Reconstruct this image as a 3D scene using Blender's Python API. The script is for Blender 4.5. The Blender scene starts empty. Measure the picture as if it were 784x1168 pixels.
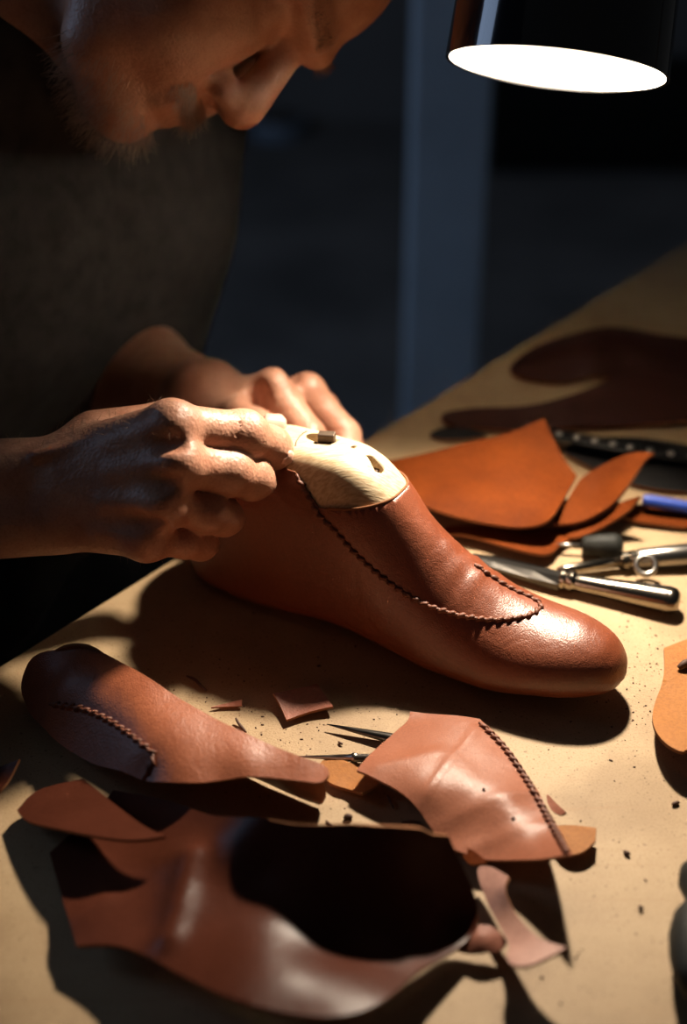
import bpy, bmesh, math, random
import numpy as np
from mathutils import Vector, Matrix, noise
from mathutils.bvhtree import BVHTree
from mathutils.geometry import delaunay_2d_cdt

random.seed(7); np.random.seed(7)
SC = bpy.context.scene
COL = SC.collection

# ------------------------------------------------------------------ camera, world, lights, exposure
TZ = 0.76                      # height of the bench top
HC = 0.51                      # camera above the bench top
PITCH = math.radians(33)
FPX = 1168 * 50 / 36.0
cam_d = bpy.data.cameras.new('camera'); cam = bpy.data.objects.new('camera', cam_d); COL.objects.link(cam)
cam.location = (0, 0, TZ + HC); cam.rotation_euler = (math.radians(90) - PITCH, 0, 0)
cam_d.sensor_fit = 'VERTICAL'; cam_d.sensor_height = 36; cam_d.lens = 50; cam_d.clip_start = .02
cam_d.dof.use_dof = True; cam_d.dof.focus_distance = 0.76; cam_d.dof.aperture_fstop = 3.2
SC.camera = cam

SC.view_settings.view_transform = 'Standard'; SC.view_settings.look = 'None'
SC.view_settings.gamma = 1; SC.view_settings.use_curve_mapping = False
SC.view_settings.exposure = 0.0

world = bpy.data.worlds.new('night'); SC.world = world; world.use_nodes = True
world.node_tree.nodes['Background'].inputs[0].default_value = (.95, .97, 1.0, 1)
world.node_tree.nodes['Background'].inputs[1].default_value = 0.016

BULB_STRENGTH = 3.5            # glow of the frosted reflector bulb itself
BULB_COLOR = (1.0, .86, .68, 1)
BEAM_POWER = 27.0              # its beam

def area(name, loc, target, w, h, energy, col):
    d = bpy.data.lights.new(name, 'AREA'); d.shape = 'RECTANGLE'; d.size = w; d.size_y = h
    d.energy = energy; d.color = col
    o = bpy.data.objects.new(name, d); COL.objects.link(o); o.location = loc
    o.rotation_euler = (Vector(target) - Vector(loc)).to_track_quat('-Z', 'Y').to_euler()
    return o
# dim blue evening light from a window in the left wall, behind the person
area('window_daylight', (-2.16, 1.2, 1.75), (.2, 2.1, 1.1), 0.9, 1.2, 9.0, (.48, .66, 1.0))

# ------------------------------------------------------------------ pixel -> place helpers
CP, SP = math.cos(PITCH), math.sin(PITCH)
CAMP = Vector((0, 0, TZ + HC))
def ray(u, v):
    a = (u - 392) / FPX; b = (584 - v) / FPX
    return Vector((a, CP + b * SP, -SP + b * CP))
def W(u, v, z=0.0):
    r = ray(u, v); t = (z - HC) / r.z
    return CAMP + r * t
def WD(u, v, d):
    return CAMP + ray(u, v) * d

# ------------------------------------------------------------------ object helpers
def link(name, me, mat=None, parent=None, loc=None):
    o = bpy.data.objects.new(name, me); COL.objects.link(o)
    if mat is not None:
        for m in (mat if isinstance(mat, (list, tuple)) else [mat]): me.materials.append(m)
    if loc is not None: o.location = loc
    if parent is not None:
        o.parent = parent
        o.matrix_parent_inverse = Matrix.Translation(-parent.location) if parent.type == 'EMPTY' and parent.parent is None else Matrix.Identity(4)
    return o
def mesh(name, vs, fs, mat=None, parent=None, smooth=True):
    me = bpy.data.meshes.new(name); me.from_pydata([tuple(v) for v in vs], [], [tuple(int(i) for i in f) for f in fs]); me.update()
    if smooth: me.polygons.foreach_set('use_smooth', [True] * len(me.polygons))
    return link(name, me, mat, parent)
def from_bm(name, bm, mat=None, parent=None, smooth=True, angle=None):
    bmesh.ops.recalc_face_normals(bm, faces=bm.faces)
    me = bpy.data.meshes.new(name); bm.to_mesh(me); bm.free()
    if smooth: me.polygons.foreach_set('use_smooth', [True] * len(me.polygons))
    if angle is not None:
        try: me.set_sharp_from_angle(angle=math.radians(angle))
        except Exception: pass
    return link(name, me, mat, parent)
def empty(name, loc):
    o = bpy.data.objects.new(name, None); COL.objects.link(o); o.location = loc; o.empty_display_size = .05
    return o
def tag(o, label=None, cat=None, group=None, kind=None):
    if label: o['label'] = label
    if cat: o['category'] = cat
    if group: o['group'] = group
    if kind: o['kind'] = kind
    return o

def frame_of(d):
    d = Vector(d).normalized()
    a = Vector((0, 0, 1)) if abs(d.z) < .9 else Vector((1, 0, 0))
    x = d.cross(a).normalized(); y = d.cross(x).normalized()
    return x, y, d
def add_tube(bm, pts, radii, seg=12, cap=True, flat=1.0):
    """tube through pts; flat scales the second section axis"""
    pts = [Vector(p) for p in pts]
    if not hasattr(radii, '__len__'): radii = [radii] * len(pts)
    rings = []; px = None
    for i, p in enumerate(pts):
        d = (pts[min(i + 1, len(pts) - 1)] - pts[max(i - 1, 0)])
        if d.length < 1e-9: d = Vector((0, 0, 1))
        d.normalize()
        if px is None: px, py, _ = frame_of(d)
        else:
            px = (px - d * px.dot(d)); px.normalize(); py = d.cross(px)
        rings.append([bm.verts.new(p + (px * math.cos(2 * math.pi * k / seg) + py * math.sin(2 * math.pi * k / seg) * flat) * radii[i]) for k in range(seg)])
    for a, b in zip(rings, rings[1:]):
        for k in range(seg): bm.faces.new((a[k], a[(k + 1) % seg], b[(k + 1) % seg], b[k]))
    if cap:
        bm.faces.new(rings[0][::-1]); bm.faces.new(rings[-1])
def add_lathe(bm, base, axis, prof, seg=32, flat=1.0):
    """prof: list of (distance along axis, radius)"""
    x, y, d = frame_of(axis); base = Vector(base)
    rings = []
    for t, r in prof:
        r = max(r, 1e-5)
        rings.append([bm.verts.new(base + d * t + (x * math.cos(2 * math.pi * k / seg) + y * math.sin(2 * math.pi * k / seg) * flat) * r) for k in range(seg)])
    for a, b in zip(rings, rings[1:]):
        for k in range(seg): bm.faces.new((a[k], a[(k + 1) % seg], b[(k + 1) % seg], b[k]))
    bm.faces.new(rings[0][::-1]); bm.faces.new(rings[-1])
def add_box(bm, c, sx, sy, sz, rot=None, bevel=0.0):
    m = Matrix.Translation(Vector(c)) @ (rot.to_4x4() if rot is not None else Matrix.Identity(4)) @ Matrix.Diagonal((sx, sy, sz, 1))
    r = bmesh.ops.create_cube(bm, size=1.0, matrix=m)
    if bevel > 0:
        es = list({e for v in r['verts'] for e in v.link_edges})
        bmesh.ops.bevel(bm, geom=es, offset=bevel, segments=2, affect='EDGES', profile=.5)

# ------------------------------------------------------------------ materials
def nodes_of(m):
    m.use_nodes = True; nt = m.node_tree
    return nt, nt.nodes, nt.links, nt.nodes['Principled BSDF']
def N(nt, t, **kw):
    n = nt.nodes.new(t)
    for k, v in kw.items():
        if k in n.inputs: n.inputs[k].default_value = v
        else: setattr(n, k, v)
    return n
def ramp(nt, stops):
    n = nt.nodes.new('ShaderNodeValToRGB'); e = n.color_ramp.elements
    while len(e) < len(stops): e.new(.5)
    for el, (p, c) in zip(e, stops): el.position = p; el.color = (*c, 1) if len(c) == 3 else c
    return n
def plain(name, col, rough=.5, metal=0.0, coat=0.0, bump=0.0, bscale=200, var=0.0, spec=.5):
    m = bpy.data.materials.new(name); nt, ns, lk, b = nodes_of(m)
    b.inputs['Roughness'].default_value = rough; b.inputs['Metallic'].default_value = metal
    b.inputs['Coat Weight'].default_value = coat; b.inputs['Specular IOR Level'].default_value = spec
    tc = N(nt, 'ShaderNodeTexCoord')
    n1 = N(nt, 'ShaderNodeTexNoise', Scale=bscale, Detail=4.0); lk.new(tc.outputs['Object'], n1.inputs['Vector'])
    c = ramp(nt, [(.3, [x * (1 - var) for x in col]), (.7, [min(1, x * (1 + var)) for x in col])])
    n2 = N(nt, 'ShaderNodeTexNoise', Scale=bscale * .1, Detail=4.0); lk.new(tc.outputs['Object'], n2.inputs['Vector'])
    lk.new(n2.outputs[0], c.inputs[0]); lk.new(c.outputs[0], b.inputs['Base Color'])
    if bump:
        bp = N(nt, 'ShaderNodeBump', Strength=bump, Distance=.001); lk.new(n1.outputs[0], bp.inputs['Height']); lk.new(bp.outputs[0], b.inputs['Normal'])
    return m
def leather(name, c0, c1, rough=.42, grain=900, bump=.25, crease=.35, spec=.5, mott=14):
    m = bpy.data.materials.new(name); nt, ns, lk, b = nodes_of(m)
    tc = N(nt, 'ShaderNodeTexCoord')
    n2 = N(nt, 'ShaderNodeTexNoise', Scale=mott, Detail=6.0, Roughness=.6); lk.new(tc.outputs['Object'], n2.inputs['Vector'])
    c = ramp(nt, [(.32, [x * .66 for x in c0]), (.68, [x * .66 for x in c1])]); lk.new(n2.outputs[0], c.inputs[0])
    # fine speckle of the grain
    n3 = N(nt, 'ShaderNodeTexNoise', Scale=grain * .6, Detail=2.0); lk.new(tc.outputs['Object'], n3.inputs['Vector'])
    mx = N(nt, 'ShaderNodeMix', data_type='RGBA', blend_type='MULTIPLY'); mx.inputs[0].default_value = .35
    r3 = ramp(nt, [(.35, (.55, .5, .5)), (.6, (1, 1, 1))]); lk.new(n3.outputs[0], r3.inputs[0])
    lk.new(c.outputs[0], mx.inputs[6]); lk.new(r3.outputs[0], mx.inputs[7]); lk.new(mx.outputs[2], b.inputs['Base Color'])
    b.inputs['Specular IOR Level'].default_value = spec
    rr = N(nt, 'ShaderNodeMapRange'); rr.inputs[3].default_value = rough - .08; rr.inputs[4].default_value = rough + .10
    lk.new(n2.outputs[0], rr.inputs[0]); lk.new(rr.outputs[0], b.inputs['Roughness'])
    vo = N(nt, 'ShaderNodeTexVoronoi', Scale=grain); lk.new(tc.outputs['Object'], vo.inputs['Vector'])
    n4 = N(nt, 'ShaderNodeTexNoise', Scale=60.0, Detail=5.0, Distortion=1.5); lk.new(tc.outputs['Object'], n4.inputs['Vector'])
    b1 = N(nt, 'ShaderNodeBump', Strength=bump, Distance=.0006); lk.new(vo.outputs[0], b1.inputs['Height'])
    b2 = N(nt, 'ShaderNodeBump', Strength=crease, Distance=.002); lk.new(n4.outputs[0], b2.inputs['Height'])
    lk.new(b1.outputs[0], b2.inputs['Normal']); lk.new(b2.outputs[0], b.inputs['Normal'])
    return m
M = {}
M['shoe'] = leather('shoe_leather', (.28, .066, .024), (.38, .10, .037), rough=.38, bump=.22, crease=.28, spec=.85, grain=1300)
M['upper'] = leather('upper_leather', (.38, .105, .045), (.52, .16, .07), rough=.40, crease=.25, grain=1200)
M['pink'] = leather('pale_leather', (.36, .125, .068), (.44, .165, .095), rough=.34, bump=.18, crease=.12, grain=1400, spec=.22)
M['palepink'] = leather('pale_pink_leather', (.50, .26, .20), (.58, .33, .26), rough=.5, bump=.18, crease=.12, spec=.2)
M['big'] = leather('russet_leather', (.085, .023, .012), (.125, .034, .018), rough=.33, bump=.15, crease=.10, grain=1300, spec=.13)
M['scrap'] = leather('scrap_leather', (.34, .11, .065), (.46, .17, .10), rough=.55, bump=.3, spec=.3)
M['orange'] = leather('orange_leather', (.125, .024, .003), (.19, .040, .005), rough=.7, bump=.25, mott=22, spec=.05)
M['amber'] = leather('amber_leather', (.40, .155, .036), (.46, .18, .046), rough=.65, bump=.2, spec=.2)
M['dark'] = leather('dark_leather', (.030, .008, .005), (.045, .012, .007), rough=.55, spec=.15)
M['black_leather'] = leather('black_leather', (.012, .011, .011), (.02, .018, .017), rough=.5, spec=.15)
M['edge'] = plain('raw_edge', (.20, .085, .04), .85, bump=.3, var=.2, spec=.1)
M['plug'] = plain('brown_metal', (.09, .06, .04), .5, metal=.6)
M['thread'] = plain('waxed_thread', (.15, .045, .02), .55, bump=.4, bscale=900, var=.25)
M['lastwood'] = None
M['steel'] = plain('worn_steel', (.26, .24, .22), .28, metal=1.0, var=.25, bump=.08, bscale=120)
M['darksteel'] = plain('dark_steel', (.07, .064, .058), .3, metal=1.0, var=.3, bump=.1, bscale=150)
M['chrome'] = plain('silver_plate', (.30, .26, .21), .2, metal=1.0, var=.2, bump=.05, bscale=90)
M['black'] = plain('black_handle', (.012, .012, .010), .6, bump=.1, spec=.2)
M['bluepen'] = plain('blue_plastic', (.006, .035, .26), .4)
M['shade'] = plain('black_enamel', (.006, .007, .010), .10, coat=.8)
M['white'] = plain('white_enamel', (.9, .88, .84), .6)
M['shirt'] = plain('dark_cloth', (.035, .032, .031), .95, bump=.5, bscale=700, var=.25, spec=.15)
M['trousers'] = plain('trouser_cloth', (.014, .014, .017), .95, bump=.5, bscale=500, var=.2, spec=.15)
M['boots'] = plain('boot_leather', (.03, .02, .015), .5)
M['wooddark'] = plain('stool_wood', (.09, .05, .028), .6, bump=.3, bscale=60, var=.3)
M['hair'] = plain('hair_strand', (.20, .10, .055), .5)
M['beard'] = plain('beard_strand', (.34, .25, .20), .5)
M['floor'] = plain('concrete_floor', (.22, .205, .19), .8, bump=.3, bscale=30, var=.3)
M['wall'] = plain('dark_plaster', (.22, .205, .19), .9, bump=.3, bscale=40, var=.12)
M['shelfpaint'] = plain('shelf_paint', (.32, .40, .50), .6)
M['box'] = plain('red_brown_box', (.30, .12, .07), .7, var=.3)

def mat_wood_last():
    m = bpy.data.materials.new('last_beech'); nt, ns, lk, b = nodes_of(m)
    tc = N(nt, 'ShaderNodeTexCoord'); mp = N(nt, 'ShaderNodeMapping'); mp.inputs['Scale'].default_value = (90, 700, 240)
    mp.inputs['Rotation'].default_value = (.4, .1, -.45)
    lk.new(tc.outputs['Object'], mp.inputs['Vector'])
    n = N(nt, 'ShaderNodeTexNoise', Scale=1.6, Detail=4.0); lk.new(mp.outputs[0], n.inputs['Vector'])
    c = ramp(nt, [(.38, (.46, .32, .18)), (.55, (.60, .46, .29)), (.8, (.66, .53, .35))]); lk.new(n.outputs[0], c.inputs[0])
    lk.new(c.outputs[0], b.inputs['Base Color']); b.inputs['Roughness'].default_value = .55
    bp = N(nt, 'ShaderNodeBump', Strength=.35, Distance=.0006); lk.new(n.outputs[0], bp.inputs['Height']); lk.new(bp.outputs[0], b.inputs['Normal'])
    return m
M['lastwood'] = mat_wood_last()

def mat_bench():
    m = bpy.data.materials.new('bench_board'); nt, ns, lk, b = nodes_of(m)
    tc = N(nt, 'ShaderNodeTexCoord'); O = tc.outputs['Object']
    n1 = N(nt, 'ShaderNodeTexNoise', Scale=14.0, Detail=8.0, Roughness=.65); lk.new(O, n1.inputs['Vector'])
    c1 = ramp(nt, [(.30, (.25, .163, .085)), (.5, (.33, .224, .122)), (.72, (.39, .275, .155))]); lk.new(n1.outputs[0], c1.inputs[0])
    # fine fibre speckle
    n2 = N(nt, 'ShaderNodeTexNoise', Scale=900.0, Detail=3.0); lk.new(O, n2.inputs['Vector'])
    c2 = ramp(nt, [(.30, (.62, .55, .45)), (.52, (1, 1, 1))]); lk.new(n2.outputs[0], c2.inputs[0])
    mx = N(nt, 'ShaderNodeMix', data_type='RGBA', blend_type='MULTIPLY'); mx.inputs[0].default_value = .5
    lk.new(c1.outputs[0], mx.inputs[6]); lk.new(c2.outputs[0], mx.inputs[7])
    # stains
    n3 = N(nt, 'ShaderNodeTexNoise', Scale=7.0, Detail=5.0, Distortion=.8); lk.new(O, n3.inputs['Vector'])
    c3 = ramp(nt, [(.33, (.45, .36, .25)), (.47, (1, 1, 1))]); lk.new(n3.outputs[0], c3.inputs[0])
    mx2 = N(nt, 'ShaderNodeMix', data_type='RGBA', blend_type='MULTIPLY'); mx2.inputs[0].default_value = .45
    lk.new(mx.outputs[2], mx2.inputs[6]); lk.new(c3.outputs[0], mx2.inputs[7])
    prev = mx2.outputs[2]
    for sc, th_, st_ in ((260.0, .13, .55), (110.0, .075, .65)):
        vo = N(nt, 'ShaderNodeTexVoronoi', Scale=sc, Randomness=1.0); lk.new(O, vo.inputs['Vector'])
        ad = N(nt, 'ShaderNodeMath', operation='MULTIPLY_ADD'); ad.inputs[1].default_value = .16; lk.new(n2.outputs[0], ad.inputs[0]); lk.new(vo.outputs[0], ad.inputs[2])
        cf = ramp(nt, [(th_ + .05, (1, 1, 1)), (th_ + .13, (0, 0, 0))]); lk.new(ad.outputs[0], cf.inputs[0])
        mu = N(nt, 'ShaderNodeMath', operation='MULTIPLY'); mu.inputs[1].default_value = st_; lk.new(cf.outputs[0], mu.inputs[0])
        mf = N(nt, 'ShaderNodeMix', data_type='RGBA'); mf.inputs[7].default_value = (.12, .065, .03, 1)
        lk.new(mu.outputs[0], mf.inputs[0]); lk.new(prev, mf.inputs[6]); prev = mf.outputs[2]
    # scratches and scuffs
    for rot, sc, lo in ((.75, (9, 260, 1), .70), (-.6, (8, 200, 1), .71), (2.1, (11, 300, 1), .70)):
        mp = N(nt, 'ShaderNodeMapping'); mp.inputs['Rotation'].default_value = (0, 0, rot); mp.inputs['Scale'].default_value = sc
        lk.new(O, mp.inputs['Vector'])
        n4 = N(nt, 'ShaderNodeTexNoise', Scale=1.0, Detail=2.0, Distortion=.5); lk.new(mp.outputs[0], n4.inputs['Vector'])
        c4 = ramp(nt, [(lo - .03, (0, 0, 0)), (lo, (1, 1, 1))]); lk.new(n4.outputs[0], c4.inputs[0])
        mm = N(nt, 'ShaderNodeMath', operation='MULTIPLY'); mm.inputs[1].default_value = .22; lk.new(c4.outputs[0], mm.inputs[0])
        mx3 = N(nt, 'ShaderNodeMix', data_type='RGBA'); mx3.inputs[7].default_value = (.26, .15, .07, 1)
        lk.new(mm.outputs[0], mx3.inputs[0]); lk.new(prev, mx3.inputs[6]); prev = mx3.outputs[2]
    lk.new(prev, b.inputs['Base Color'])
    b.inputs['Roughness'].default_value = .62; b.inputs['Specular IOR Level'].default_value = .35
    bp = N(nt, 'ShaderNodeBump', Strength=.25, Distance=.0006); lk.new(n2.outputs[0], bp.inputs['Height'])
    bp2 = N(nt, 'ShaderNodeBump', Strength=.3, Distance=.002); lk.new(n1.outputs[0], bp2.inputs['Height']); lk.new(bp.outputs[0], bp2.inputs['Normal'])
    lk.new(bp2.outputs[0], b.inputs['Normal'])
    return m
M['bench'] = mat_bench()

def mat_skin():
    m = bpy.data.materials.new('skin'); nt, ns, lk, b = nodes_of(m)
    tc = N(nt, 'ShaderNodeTexCoord'); O = tc.outputs['Object']
    n1 = N(nt, 'ShaderNodeTexNoise', Scale=55.0, Detail=5.0); lk.new(O, n1.inputs['Vector'])
    c = ramp(nt, [(.3, (.38, .165, .10)), (.7, (.50, .265, .175))]); lk.new(n1.outputs[0], c.inputs[0])
    n2 = N(nt, 'ShaderNodeTexNoise', Scale=700.0, Detail=3.0); lk.new(O, n2.inputs['Vector'])
    c2 = ramp(nt, [(.32, (.72, .62, .56)), (.55, (1, 1, 1))]); lk.new(n2.outputs[0], c2.inputs[0])
    mx = N(nt, 'ShaderNodeMix', data_type='RGBA', blend_type='MULTIPLY'); mx.inputs[0].default_value = .45
    lk.new(c.outputs[0], mx.inputs[6]); lk.new(c2.outputs[0], mx.inputs[7]); lk.new(mx.outputs[2], b.inputs['Base Color'])
    b.inputs['Roughness'].default_value = .46; b.inputs['Specular IOR Level'].default_value = .45
    b.inputs['Subsurface Weight'].default_value = .12; b.inputs['Subsurface Radius'].default_value = (1, .35, .2); b.inputs['Subsurface Scale'].default_value = .003
    vo = N(nt, 'ShaderNodeTexVoronoi', Scale=520.0); lk.new(O, vo.inputs['Vector'])
    b1 = N(nt, 'ShaderNodeBump', Strength=.28, Distance=.0006); lk.new(vo.outputs[0], b1.inputs['Height'])
    n3 = N(nt, 'ShaderNodeTexNoise', Scale=130.0, Detail=5.0, Distortion=1.0); lk.new(O, n3.inputs['Vector'])
    b2 = N(nt, 'ShaderNodeBump', Strength=.40, Distance=.0015); lk.new(n3.outputs[0], b2.inputs['Height']); lk.new(b1.outputs[0], b2.inputs['Normal'])
    lk.new(b2.outputs[0], b.inputs['Normal'])
    return m
M['skin'] = mat_skin()
M['nail'] = plain('fingernail', (.62, .36, .27), .3)
M['bulb'] = bpy.data.materials.new('bulb_glow')
nt, ns, lk, b = nodes_of(M['bulb']); b.inputs['Emission Color'].default_value = BULB_COLOR; b.inputs['Emission Strength'].default_value = BULB_STRENGTH
b.inputs['Base Color'].default_value = (.9, .9, .85, 1)
def mat_pillar():
    m = plain('pillar_paint', (.56, .66, .74), .6, bump=.3, bscale=60, var=.12)
    return m
M['pillar'] = mat_pillar()

# ------------------------------------------------------------------ the room
def struct(o): o['kind'] = 'structure'; return o
def box_obj(name, lo, hi, mat, parent=None, bevel=0.0):
    bm = bmesh.new(); lo = Vector(lo); hi = Vector(hi); s = hi - lo
    add_box(bm, (lo + hi) / 2, s.x, s.y, s.z, bevel=bevel)
    return from_bm(name, bm, mat, parent, smooth=False)
struct(box_obj('floor', (-2.3, -2.4, -.05), (3.0, 4.1, 0), M['floor']))
struct(box_obj('wall_back', (-2.3, 4.0, 0), (3.0, 4.1, 3.2), M['wall']))
# left wall with a window opening in it
bm = bmesh.new()
for lo, hi in (((-2.3, -2.4, 0), (-2.2, 4.0, 1.1)), ((-2.3, -2.4, 2.4), (-2.2, 4.0, 3.2)), ((-2.3, -2.4, 1.1), (-2.2, .7, 2.4)), ((-2.3, 1.7, 1.1), (-2.2, 4.0, 2.4))):
    lo = Vector(lo); hi = Vector(hi); s = hi - lo; add_box(bm, (lo + hi) / 2, *s)
struct(from_bm('wall_left', bm, M['wall'], smooth=False))
bm = bmesh.new()
for lo, hi in (((-2.27, .7, 1.1), (-2.22, .75, 2.4)), ((-2.27, 1.65, 1.1), (-2.22, 1.7, 2.4)), ((-2.27, .75, 1.1), (-2.22, 1.65, 1.15)), ((-2.27, .75, 2.35), (-2.22, 1.65, 2.4)), ((-2.265, 1.18, 1.15), (-2.225, 1.22, 2.35))):
    lo = Vector(lo); hi = Vector(hi); s = hi - lo; add_box(bm, (lo + hi) / 2, *s)
struct(from_bm('window_1', bm, M['shelfpaint'], smooth=False))

# square pillar standing behind the bench
pil_d = 2.2
pc = WD(512, 235, pil_d); half = 44 / FPX * pil_d
struct(box_obj('trim_1', (pc.x - half, pc.y, 0), (pc.x + half, pc.y + .13, 3.2), M['pillar'], bevel=.006))

# ------------------------------------------------------------------ the workbench
E0 = W(15, 750); E1 = W(600, 390)
ED = (E1 - E0).normalized(); EN = Vector((ED.y, -ED.x, 0))
def bench_xy(t, n, z): return Vector((E0.x, E0.y, 0)) + ED * t + EN * n + Vector((0, 0, z))
bench = empty('workbench', bench_xy(.1, .4, 0))
tag(bench, 'tan board workbench with scuffed top under all the leather and tools', 'workbench')
rotb = Matrix(((ED.x, EN.x, 0), (ED.y, EN.y, 0), (0, 0, 1)))
T0, T1, TW = -.62, .80, .86
bm = bmesh.new(); add_box(bm, bench_xy((T0 + T1) / 2, TW / 2, TZ - .018), T1 - T0, TW, .036, rotb, bevel=.0015)
from_bm('tabletop', bm, M['bench'], bench, smooth=False)
for t in (T0 + .06, T1 - .06):
    for n in (.10, TW - .06):
        bm = bmesh.new(); add_box(bm, bench_xy(t, n, (TZ - .036) / 2), .06, .06, TZ - .036, rotb, bevel=.003)
        from_bm('leg', bm, M['wooddark'], bench, smooth=False)

# ------------------------------------------------------------------ leather sheets
def chaikin(pts, it=2):
    """pts (x, y, z, corner); corners stay"""
    for _ in range(it):
        out = []; n = len(pts)
        for i in range(n):
            p = pts[i]; q = pts[(i + 1) % n]; o = pts[i - 1]
            if p[3]: out.append(p)
            else:
                P = np.array(p[:3])
                out.append((*(P * .75 + np.array(o[:3]) * .25), False)); out.append((*(P * .75 + np.array(q[:3]) * .25), False))
        pts = out
    return pts
class TPS:
    def __init__(s, P, z, reg=3e-5):
        n = len(P); s.P = P; s.sc = 1.0 / (np.ptp(P, axis=0).max() + 1e-9)
        A = np.zeros((n + 3, n + 3)); A[:n, :n] = s.k(P, P) + np.eye(n) * reg
        A[:n, n] = 1; A[:n, n + 1:] = P * s.sc; A[n:, :n] = A[:n, n:].T
        s.w = np.linalg.solve(A, np.concatenate([z, np.zeros(3)]))
    def k(s, A, B):
        r2 = ((A[:, None, :] - B[None, :, :]) ** 2).sum(-1) * s.sc ** 2
        return .5 * r2 * np.log(r2 + 1e-12)
    def __call__(s, Q):
        n = len(s.P)
        return s.k(Q, s.P) @ s.w[:n] + s.w[n] + (Q * s.sc) @ s.w[n + 1:]
def inside(poly, Q):
    x, y = Q[:, 0], Q[:, 1]; r = np.zeros(len(Q), bool); n = len(poly)
    for i in range(n):
        x0, y0 = poly[i]; x1, y1 = poly[i - 1]
        c = ((y0 > y) != (y1 > y)) & (x < (x1 - x0) * (y - y0) / (y1 - y0 + 1e-15) + x0)
        r ^= c
    return r
def px(*a):
    """(u, v, z[, 'c'][, (dx, dy)]) -> (x, y, z, corner) on the bench"""
    c = 'c' in a; off = [q for q in a if isinstance(q, tuple)]
    p = W(a[0], a[1], a[2])
    dz = 0
    if off: p = p + Vector((off[0][0], off[0][1], 0)); dz = off[0][2]
    return (p.x, p.y, a[2] + dz, c)
SURF = {}
def sheet(name, outline, ctrl=(), thick=.0016, mat=None, res=.004, wob=.0008, wscale=28, zmin=.0004, parent=None, seed=0, rough_edge=.0, creases=()):
    raw = [px(*q) if len(q) < 5 or q[0] != 'w' else q[1:] for q in outline]
    cz = [px(*q) for q in ctrl]
    kn = np.array([q[:3] for q in raw] + [q[:3] for q in cz])
    f = TPS(kn[:, :2], kn[:, 2])
    ol = chaikin(raw, 2)
    pts = []
    n = len(ol)
    for i in range(n):
        a = np.array(ol[i][:2]); b_ = np.array(ol[(i + 1) % n][:2]); L = np.linalg.norm(b_ - a); k = max(1, int(L / res))
        for j in range(k):
            q = a + (b_ - a) * j / k
            if rough_edge: q = q + (np.random.rand(2) - .5) * rough_edge
            pts.append(q)
    poly = np.array(pts)
    lo, hi = poly.min(0), poly.max(0)
    gx, gy = np.meshgrid(np.arange(lo[0], hi[0], res), np.arange(lo[1], hi[1], res * .866)); gx[1::2] += res / 2
    Q = np.stack([gx.ravel(), gy.ravel()], 1); Q = Q[inside(poly, Q)]
    if len(Q):
        d = np.sqrt(((Q[:, None, :] - poly[None]) ** 2).sum(-1)).min(1); Q = Q[d > res * .55]
    allp = np.concatenate([poly, Q]); nb = len(poly)
    vs, es, fs, *_ = delaunay_2d_cdt([Vector(p) for p in allp], [(i, (i + 1) % nb) for i in range(nb)], [], 1, 1e-7)
    V = np.array([[v.x, v.y] for v in vs]); z = f(V)
    z += np.array([noise.noise(Vector((p[0] * wscale, p[1] * wscale, seed * 3.7))) for p in V]) * wob
    for u0, v0, u1, v1, zc, amp, wd_ in creases:
        A_ = W(u0, v0, zc); B_ = W(u1, v1, zc); A_ = np.array(A_[:2]); B_ = np.array(B_[:2]); dv_ = B_ - A_
        t_ = np.clip(((V - A_) @ dv_) / (dv_ @ dv_), 0, 1); dd2 = ((V - A_ - t_[:, None] * dv_) ** 2).sum(1)
        z += amp * np.exp(-dd2 / wd_ ** 2)
    z = np.maximum(z, zmin)
    e_ = .0012
    gx_ = (f(V + np.array([e_, 0])) - f(V - np.array([e_, 0]))) / (2 * e_); gy_ = (f(V + np.array([0, e_])) - f(V - np.array([0, e_]))) / (2 * e_)
    nrm = np.column_stack([-gx_, -gy_, np.ones(len(V))]); nrm /= np.linalg.norm(nrm, axis=1)[:, None]
    top = np.column_stack([V, z + TZ + thick]); bot = top - nrm * thick; bot[:, 2] = np.maximum(bot[:, 2], TZ + .0001)
    nv = len(V); F3 = []
    for q in fs:
        q = list(q); a_, b_, c_ = (V[i] for i in q[:3])
        if (b_[0] - a_[0]) * (c_[1] - a_[1]) - (b_[1] - a_[1]) * (c_[0] - a_[0]) < 0: q = q[::-1]
        F3.append(q)
    cnt = {}
    for q in F3:
        for i in range(len(q)): cnt[(q[i], q[(i + 1) % len(q)])] = 1
    rim = [(a_, b_) for (a_, b_) in cnt if (b_, a_) not in cnt]
    faces = F3 + [[i + nv for i in q[::-1]] for q in F3] + [[b_, a_, a_ + nv, b_ + nv] for a_, b_ in rim]
    me = bpy.data.meshes.new(name); me.from_pydata(np.concatenate([top, bot]).tolist(), [], faces); me.update()
    SURF[name] = BVHTree.FromPolygons([Vector(p) for p in top], F3)
    nr = len(rim); nf = len(faces)
    me.polygons.foreach_set('use_smooth', [True] * (nf - nr) + [False] * nr)
    me.materials.append(mat); me.materials.append(M['edge'])
    me.polygons.foreach_set('material_index', [0] * (nf - nr) + [1] * nr)
    try:
        me.set_sharp_from_angle(angle=math.radians(60))
    except Exception: pass
    return link(name, me, None, parent)
def drape(bvh, u, v, lift=0.0):
    h = bvh.ray_cast(CAMP, ray(u, v).normalized())
    if h[0] is None: return None, None
    n = h[1] if h[1].dot(ray(u, v)) < 0 else -h[1]
    return h[0] + n * lift, n
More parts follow.
